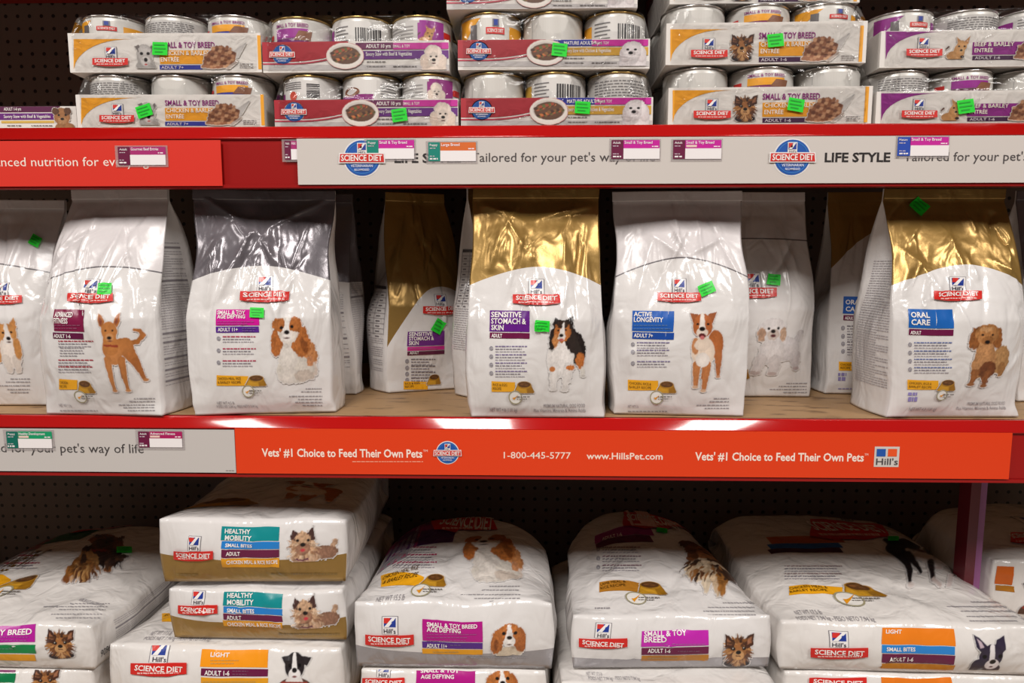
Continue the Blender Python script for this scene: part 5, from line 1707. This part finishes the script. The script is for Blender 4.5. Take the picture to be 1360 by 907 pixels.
small_print(f, r, [('t', 'NET WT 4 lb (1.81 kg)', 651, 687, 546, 5), ('t', 'PREMIUM NATURAL DOG FOOD', 722, 777, 541, 4.6), ('t', 'Plus Vitamins, Minerals & Amino Acids', 709, 778, 547, 4.6)])
sticker(f, r, 720.5, 433, 19, 14, -3)

# active dog bag
r, f, gr, gl = standing_bag(816, 986, 250, 553, 0.10, -4, M_FILM_WHITE, 19, 'white bag with brown and white dog, blue panel', arc=(0.70, 0.615), waist=0.08, topw=0.0, folds=10, lean=(-0.004, 0),
   creases=[(0.20, 0.82, 0.55, 0.70, 0.010, 0.005), (0.85, 0.80, 0.55, 0.70, 0.010, 0.005), (0.55, 0.70, 0.56, 0.55, 0.010, 0.004), (0.3, 0.8, 0.9, 0.86, 0.01, 0.003)])
brand_logo(f, r, 902, 395, 58, 0.85)
panel(f, r, 840, 895, [(413, 440, (36, 92, 178), [('ACTIVE', 842, 866, 420, 5.8), ('LONGEVITY', 842, 881, 427, 5.8)], [(432, 842, 886), (436.5, 842, 890)]), (441.5, 450.5, (28, 72, 156), [('ADULT 7+', 842, 867, 447.5, 5)], [])])
features(f, r, 838, 890, [455, 465, 480], (126, 116, 150), True, 11)
recipe(f, r, 834, 504, 874, 518, ('CHICKEN, RICE &', 'BARLEY RECIPE'), (871, 505, 899, 522), (872, 527, 9))
dog(f, r, 'brown_white_dog', 912, 412, 962, 522, 'printed brown and white dog')
small_print(f, r, [('t', 'NET WT 5 lb', 834, 848, 541, 3.6), ('b', 834, 886, 546), ('b', 948, 968, 529), ('b', 942, 968, 533), ('b', 925, 968, 538), ('b', 936, 968, 542)])
sticker(f, r, 938, 384, 20, 15, 24)

# behind it: white fluffy dog bag
r, f, gr, gl = standing_bag(920, 1082, 252, 530, 0.10, 0, M_FILM_WHITE, 23, 'white bag with fluffy white dog, set back in the row', arc=(0.77, 0.76), waist=0.03, folds=8, Yf=0.125, W=0.185, bx=1000)
brand_logo(f, r, 1000, 389, 62, 0.85)
panel(f, r, 950, 992, [(407, 422, (48, 100, 180), [], []), (423, 431, (40, 130, 206), [], []), (432, 439, (30, 80, 170), [], [])])
dog(f, r, 'bichon', 1002, 420, 1066, 499, 'printed fluffy white dog')
recipe(f, r, 950, 489, 984, 501, ('CHICKEN', 'RECIPE'), (972, 487, 997, 503))
small_print(f, r, [('b', 1044, 1072, 509), ('b', 1034, 1072, 513), ('b', 1022, 1072, 517), ('b', 1040, 1072, 521)])
sticker(f, r, 1027, 372, 18, 14, -6)

# behind: oral bag
r, f, gr, gl = standing_bag(1090, 1240, 252, 531, 0.09, -3, M_FILM_GOLD, 27, 'gold topped bag standing behind the dachshund bag', arc=(0.80, 0.62), waist=0.02, folds=8, W=0.165, bx=1164, Yf=0.150)
panel(f, r, 1120, 1165, [(394, 417, (36, 92, 178), [('ORAL', 1123, 1145, 404, 6), ('CARE', 1123, 1145, 413, 6)], []), (419, 426, (106, 20, 66), [('ADULT', 1122, 1136, 424, 4)], [])])
features(f, r, 1117, 1150, [433, 444, 454, 464], GREYL, True, 13)
recipe(f, r, 1114, 480, 1150, 492, ('CHICKEN', 'RECIPE'), (1136, 494, 1160, 506))
small_print(f, r, [('b', 1113, 1124, 497, 4), ('b', 1113, 1124, 503, 5), ('b', 1113, 1150, 516)], 'stamp_print', (140, 130, 180))

# dachshund bag
r, f, gr, gl = standing_bag(1178, 1357, 246, 556, 0.108, 2, M_FILM_GOLD, 31, 'gold topped bag with long-haired dachshund picture', arc=(0.665, 0.575), waist=0.02, folds=12, bulge=0.024,
   creases=[(0.02, 0.76, 0.35, 0.50, 0.010, 0.005), (0.40, 0.86, 0.52, 0.56, 0.010, 0.005), (0.62, 0.92, 0.66, 0.8, 0.010, 0.004), (0.97, 0.82, 0.84, 0.6, 0.010, 0.004)])
brand_logo(f, r, 1271, 393, 62, 0.8)
panel(f, r, 1207, 1266, [(411, 436, (28, 96, 176), [('ORAL', 1210, 1235, 421.5, 7), ('CARE', 1210, 1235, 431, 7)], []), (437.5, 445.5, (106, 20, 66), [('ADULT', 1209, 1223, 443.5, 4.4)], [])])
features(f, r, 1206, 1264, [455, 466, 477, 488], (96, 110, 160), True, 15)
recipe(f, r, 1205, 504, 1246, 517, ('CHICKEN, RICE &', 'BARLEY RECIPE'), (1244, 503, 1270, 519), (1250, 524, 7))
dog(f, r, 'dachshund', 1282, 430, 1341, 515, 'printed long-haired dachshund')
small_print(f, r, [('b', 1206, 1218, 523, 4), ('b', 1206, 1218, 530, 6)], 'stamp_print', (140, 130, 190))
small_print(f, r, [('t', 'NET WT 4 lb (1.81 kg)', 1206, 1242, 545, 4.4), ('t', 'PREMIUM NATURAL DOG FOOD', 1284, 1334, 538, 4.2), ('t', 'Plus Vitamins, Minerals & Amino Acids', 1270, 1336, 544, 4.2)])
sticker(f, r, 1220, 275, 22, 18, -42)
gusset_text(gl, r, 0.15, 0.95, 0.12, 0.68, 9)

r, f, gr, gl = standing_bag(1352, 1500, 250, 535, 0.10, 0, M_FILM_GREY, 37, 'grey topped bag at the right frame edge, mostly out of sight', arc=(0.62, 0.58), W=0.18, bx=1432)

# ------------------------------------------------------------------ bags lying on the bottom shelf
BASE = at(600, 960, 0.0)[2]
bd = empty('store_shelf', (0, 0, BASE), 0, 'bottom shelf board carrying the lying bags', 'shelf')
box('deck', XL, XR, -0.06, BACK - 0.004, -0.02, -0.001, M_DECK, bd)
GRP = 'pet food bags lying on the bottom shelf'
OCHRE = (226, 156, 30)

# right-hand piles: terriers
def under(x0, x1, yt, label, seed, mat=M_PAPER, Yf=0.0, zone=None, L=0.42):
    zt = at((x0 + x1) / 2, yt, Yf)[2]
    return lying_bag(x0, x1, yt, 960, Yf, L, mat, seed, label, zone, GRP, 0.0, zbase=BASE + 0.001, T=zt - BASE - 0.001, arch=0.05, drop=0.05, folds=5, flat=True), zt


# p0: yorkie pile on the left
(ru, ft, fe, fr, fl_), zt = under(-150, 128, 889, 'white bag under the yorkie bag in the left pile', 41)
panel(fe, ru, -20, 21, [(886 + 3, 893, (120, 30, 90), [], []), (894, 906, (16, 120, 70), [], []), (907, 914, OCHRE, [], [])])
dog(fe, ru, 'yorkie_face', 42, 886, 80, 924, 'printed yorkie face')
r, ft, fe, fr, fl_ = lying_bag(-150, 130, 829, 886, 0.0, 0.46, M_PAPER, 43, 'white bag with standing yorkie, lying uppermost in left pile', None, GRP, 0.010, zbase=zt + 0.004, arch=0.24, rz=-1, dstart=0.84)
panel(fe, r, -70, 47, [(831, 853, (176, 30, 150), [('SMALL & TOY BREED', -62, 43, 841, 7)], [(846, -20, 38), (850, -20, 36)]), (856, 866.5, (16, 128, 66), [], [(861, -30, 20)]), (868, 876, OCHRE, [], [])])
dog(fe, r, 'yorkie_face', 60, 834, 101, 874, 'printed yorkie face')
brand_logo(ft, r, 131, 690, 90, 1.0)
panel(ft, r, 14, 95, [(702, 719, (130, 26, 80), [('SMALL & TOY', 34, 78, 710, 5)], []), (719.5, 724, (16, 90, 50), [], [])])
dog(ft, r, 'yorkie_standing', 80, 712, 172, 778, 'printed standing yorkie', sheared=True)
features(ft, r, -10, 52, [728, 738, 748], (160, 60, 84), False, 21)
recipe(ft, r, -50, 768, 14, 782, ('CHICKEN MEAL', 'RECIPE'), (4, 767, 47, 784), (0, 788, 12, 0.7))
small_print(ft, r, [('t', 'PREMIUM NATURAL DOG FOOD', 103, 148, 798, 3), ('b', 90, 146, 802), ('b', 58, 143, 806), ('b', 78, 140, 810), ('b', 68, 136, 816), ('b', 74, 133, 821)])
sticker(ft, r, 165, 732, 20, 8, 0)
gusset_text(fr, r, 0.12, 0.75, 0.15, 0.85, 13, name='side_text')
p = Print(fr, 0.0006)
a_, b_ = fr.W * 0.03, fr.H * 0.18
v_, f_ = text_geo('9096', 0.0)
p.add(np.stack([a_ + v_[:, 0] * 0.010, b_ + v_[:, 1] * 0.012], 1), f_, lin((60, 58, 62)), 0)
p.build('stamped_number', r)

# p1: light bag with two small pouches lying on it
zt1 = at(305, 858, 0.0)[2]
r, ft, fe, fr, fl_ = lying_bag(152, 456, 858, 960, 0.0, 0.44, M_PAPER, 47, 'white bag with orange panel under the two gold based pouches', None, GRP, 0.0, zbase=BASE + 0.001, T=zt1 - BASE - 0.001, arch=0.06, drop=0.05, endbulge=0.02, flat=True)
brand_logo(fe, r, 212, 888, 74, 0.9)
panel(fe, r, 267, 356, [(863, 886, (240, 150, 24), [('LIGHT', 280, 305, 872, 6)], [(877, 280, 318), (881, 280, 312)]), (888, 898, (104, 26, 66), [('ADULT 1-6', 272, 305, 896, 6)], [(891, 309, 330), (895, 309, 328)]), (900, 912, OCHRE, [], [(905, 270, 340)])])
dog(fe, r, 'boston_head', 366, 866, 416, 914, 'printed black and white terrier head')
small_print(ft, r, [('t', 'NET WT 17.5 lb', 198, 226, 844, 5), ('t', 'POIDS NET 7.94 kg - PESO NETO 7.94 kg', 190, 280, 850, 4)])
recipe(ft, r, 215, 815, 240, 826, ('RECIPE',), (236, 812, 262, 828))
HM = (18, 136, 140)


def mobility(x0, x1, yt, yb, zb, seed, label, ly, rz, T=None, Yf=0.014):
    r, ft, fe, fr, fl_ = lying_bag(x0, x1, yt, yb, Yf, 0.38, M_FILM_GOLD, seed, label, (0.40, 0.46), GRP, 0.004, zbase=zb, arch=0.03, rz=rz, taper=0.0, drop=0.25, T=T, endbulge=0.014, folds=14, overhang=0.008)
    return r, ft, fe, fr


r, ft, fe, fr = mobility(231, 461, 781, 852, zt1 + 0.004, 51, 'gold based pouch with terrier, lower of the two small pouches', 0, 0)
zt2 = zt1 + 0.004 + fe.H + 0.010
brand_logo(fe, r, 264, 809, 52, 0.95)
panel(fe, r, 297, 375, [(786, 805, HM, [('HEALTHY', 302, 336, 793.5, 6), ('MOBILITY', 302, 337, 802.5, 6.4)], []), (806, 815, (36, 124, 200), [('SMALL BITES', 302, 338, 812.5, 5)], []), (816, 823.5, (104, 26, 66), [('ADULT', 302, 321, 822, 5)], []), (824.5, 832, OCHRE, [('CHICKEN MEAL & RICE RECIPE', 303, 373, 830, 4.4)], [])])
dog(fe, r, 'cairn_terrier', 385, 787, 450, 834, 'printed tan terrier')
small_print(fe, r, [('b', 370, 452, 842, 2)], 'small_print', (140, 112, 60))
r, ft, fe, fr = mobility(220, 459, 689, 780, zt2, 53, 'gold based pouch with terrier, upper of the two small pouches', 0, 1.6, T=None)
brand_logo(fe, r, 258, 737, 52, 0.95)
panel(fe, r, 294, 371, [(700, 719, HM, [('HEALTHY', 299, 333, 708, 6), ('MOBILITY', 299, 334, 717, 6.4)], []), (720, 729, (36, 124, 200), [('SMALL BITES', 299, 335, 726.5, 5)], []), (730, 740, (104, 26, 66), [('ADULT', 300, 319, 738, 5)], []), (741, 753, OCHRE, [('CHICKEN MEAL & RICE RECIPE', 301, 369, 749, 4.4)], [])])
dog(fe, r, 'cairn_terrier', 381, 697, 449, 745, 'printed tan terrier')
small_print(fe, r, [('b', 234, 264, 763, 2.4), ('b', 360, 448, 762, 2)], 'small_print', (140, 112, 60))
dog(ft, r, 'brown_white_dog', 365, 640, 460, 668, 'printed dog on the upper face')
q = Print(ft, 0.0008); q.picture('food_bowl', 262, 662, 345, 672, lay=1); q.build('bowl_picture', r)

# p2: spaniel pile
(ru, ft, fe, fr, fl_), zt = under(481, 724, 890, 'bag with magenta panel beneath the spaniel bag', 57)
brand_logo(fe, ru, 510, 905, 56, 0.85)
panel(fe, ru, 553, 631, [(889, 912, (176, 22, 130), [('SMALL & TOY', 559, 610, 893.5, 5), ('AGE DEFYING', 559, 603, 901, 5)], [])])
dog(fe, ru, 'spaniel_head', 642, 888, 688, 930, 'printed spaniel head')
r, ft, fe, fr, fl_ = lying_bag(474, 732, 799, 887, 0.0, 0.42, M_FILM_SILVER, 59, 'silver based bag with spaniel face and NET WT 15.5 lb', (0.26, 0.32), GRP, 0.012, zbase=zt + 0.004, arch=0.26, taper=0.06, folds=12)
brand_logo(fe, r, 518, 849, 64, 0.95)
panel(fe, r, 561, 641, [(825, 852, (176, 22, 130), [('SMALL & TOY BREED', 567, 634, 831.5, 6), ('AGE DEFYING', 567, 612, 838, 6)], [(842, 567, 634), (846, 567, 622), (850, 567, 620)]), (853, 861, (84, 40, 130), [('ADULT 11+', 567, 594, 859, 5)], [(856, 598, 612)]), (862, 868.5, OCHRE, [], [(865, 575, 610)])])
dog(fe, r, 'spaniel_head', 650, 827, 698, 870, 'printed spaniel head')
small_print(fe, r, [('b', 620, 700, 873, 1.6)])
brand_logo(ft, r, 619, 697, 84, 1.0)
panel(ft, r, 526, 601, [(706, 719, (150, 24, 100), [('SMALL & TOY BREED', 532, 590, 711.5, 4)], []), (719.5, 724, (76, 30, 90), [], [])])
features(ft, r, 522, 580, [727, 737, 747], (170, 60, 96), False, 23)
recipe(ft, r, 506, 765, 563, 780, ('CHICKEN MEAL, RICE', '& BARLEY RECIPE'), (559, 762, 595, 780), (559, 785, 13, 0.65))
dog(ft, r, 'spaniel_sitting', 613, 714, 696, 776, 'printed spaniel', sheared=True)
small_print(ft, r, [('t', 'NET WT 15.5 lb', 499, 536, 800, 6), ('b', 499, 556, 804.5, 2), ('b', 650, 690, 779), ('b', 640, 690, 784), ('b', 612, 691, 790), ('b', 630, 691, 795), ('b', 650, 691, 799)])

# p3: long-haired terrier pile
zt = at(890, 890, 0.0)[2]
ru, ft, fe, fr, fl_ = lying_bag(747, 1028, 905, 960, -0.035, 0.44, M_PAPER, 61, 'white bag jutting out beneath the purple panelled terrier bag', None, GRP, 0.0, zbase=BASE + 0.001, T=zt - BASE - 0.001, arch=0.05, drop=0.05, flat=True)
small_print(ft, ru, [('t', 'NET WT 17.5 lb', 779, 800, 897, 4.4), ('t', 'POIDS NET 7.94 kg - PESO NETO 7.94 kg', 782, 850, 903, 4.4)])
r, ft, fe, fr, fl_ = lying_bag(761, 1020, 817, 890, 0.0, 0.48, M_FILM_SILVER, 63, 'crumpled bag with purple panel and long-haired terrier', (0.26, 0.20), GRP, 0.012, zbase=zt + 0.004, arch=0.38, taper=0.14, folds=14, rz=2, dstart=0.86)
brand_logo(fe, r, 801, 853, 64, 0.8)
panel(fe, r, 852, 941, [(836, 858, (190, 40, 170), [('SMALL & TOY', 855, 912, 845, 7), ('BREED', 855, 885, 852.5, 7)], [(855, 880, 936)]), (859.5, 869, (104, 26, 66), [('ADULT 1-6', 860, 890, 866, 5)], [(864, 900, 930)]), (870, 877, (176, 116, 40), [], [(873, 860, 900)])])
dog(fe, r, 'yorkie_face', 960, 840, 1002, 884, 'printed terrier face')
brand_logo(ft, r, 870, 692, 84, 1.0)
panel(ft, r, 790, 866, [(699, 712, (150, 30, 120), [], []), (712.5, 721, (96, 24, 60), [('ADULT 1-6', 800, 830, 719, 4)], [])])
features(ft, r, 792, 852, [727, 739, 751], (140, 110, 120), True, 25)
recipe(ft, r, 796, 773, 850, 787, ('LAMB MEAL &', 'RICE RECIPE'), (844, 772, 884, 790), (845, 796, 14, 0.6), (180, 120, 40))
dog(ft, r, 'long_hair_terrier', 898, 718, 968, 798, 'printed long-haired terrier', sheared=True)
small_print(ft, r, [('b', 790, 812, 808, 2), ('b', 800, 858, 824, 2), ('b', 960, 1000, 801), ('b', 940, 1002, 807), ('b', 934, 1003, 812), ('b', 940, 1004, 817), ('b', 948, 1004, 823)])
sticker(ft, r, 879, 706, 14, 6, -8)

# p4: black and white terrier pile
(ru, ft, fe, fr, fl_), zt = under(1043, 1372, 896, 'white bag beneath the light orange panelled bag at right', 67)
brand_logo(fe, ru, 1112, 905, 76, 0.6, tile=False)
panel(fe, ru, 1171, 1266, [(901, 930, (226, 120, 30), [], [])])
r, ft, fe, fr, fl_ = lying_bag(1038, 1368, 829, 894, 0.0, 0.48, M_PAPER, 69, 'broad white bag with orange, blue and maroon panel at right', None, GRP, 0.010, zbase=zt + 0.004, arch=0.10, taper=0.0, folds=14, rz=-1, dstart=0.90)
brand_logo(fe, r, 1114, 866, 76, 0.72)
panel(fe, r, 1171, 1268, [(834, 856, (232, 126, 28), [('LIGHT', 1176, 1197, 841, 5)], []), (857, 867.5, (40, 130, 206), [('SMALL BITES', 1177, 1215, 864, 5)], []), (868.5, 880, (104, 26, 66), [('ADULT 1-6', 1180, 1212, 877, 5)], []), (881, 888, (200, 130, 30), [], [])])
dog(fe, r, 'boston_upright', 1291, 838, 1338, 889, 'printed black and white terrier head')
brand_logo(ft, r, 1128, 704, 104, 1.0)
panel(ft, r, 1020, 1118, [(712, 722, (190, 96, 40), [], []), (722, 729, (36, 96, 170), [], []), (729, 734, (76, 24, 50), [], [])])
features(ft, r, 1042, 1118, [752, 762], (160, 140, 140), False, 27)
recipe(ft, r, 1048, 779, 1119, 791, ('CHICKEN MEAL &', 'BARLEY RECIPE'), (1116, 776, 1170, 793), (1128, 797, 19, 0.5))
dog(ft, r, 'boston_standing', 1168, 716, 1262, 783, 'printed standing terrier', sheared=True)
small_print(ft, r, [('t', 'NET WT 17.5 lb', 1058, 1094, 817, 6), ('t', 'POIDS NET 7.94 kg - PESO NETO 7.94 kg', 1060, 1162, 824, 5), ('b', 1290, 1340, 800), ('b', 1258, 1346, 806), ('b', 1276, 1348, 812), ('b', 1284, 1350, 819), ('b', 1288, 1352, 825)])
sticker(ft, r, 1186, 717, 14, 6, 0)

# p5: beyond the post
z5 = at(1430, 832, 0.15)[2]
(ru, ft, fe, fr, fl_), zt = under(1318, 1560, 834, 'white bag of the next bay, underneath another bag there', 71, M_PAPER, 0.15, None, 0.32)
r, ft, fe, fr, fl_ = lying_bag(1318, 1560, 742, 832, 0.15, 0.32, M_PAPER, 73, 'white bag beyond the upright at the right edge', None, GRP, 0.02, zbase=zt + 0.002, arch=0.2)
panel(fe, r, 1322, 1346, [(752, 776, (200, 96, 30), [], []), (777, 785, (170, 110, 30), [], [])])
dog(fe, r, 'boston_head', 1349, 768, 1400, 815, 'printed black and white terrier head')
brand_logo(ft, r, 1372, 716, 60, 1.0)
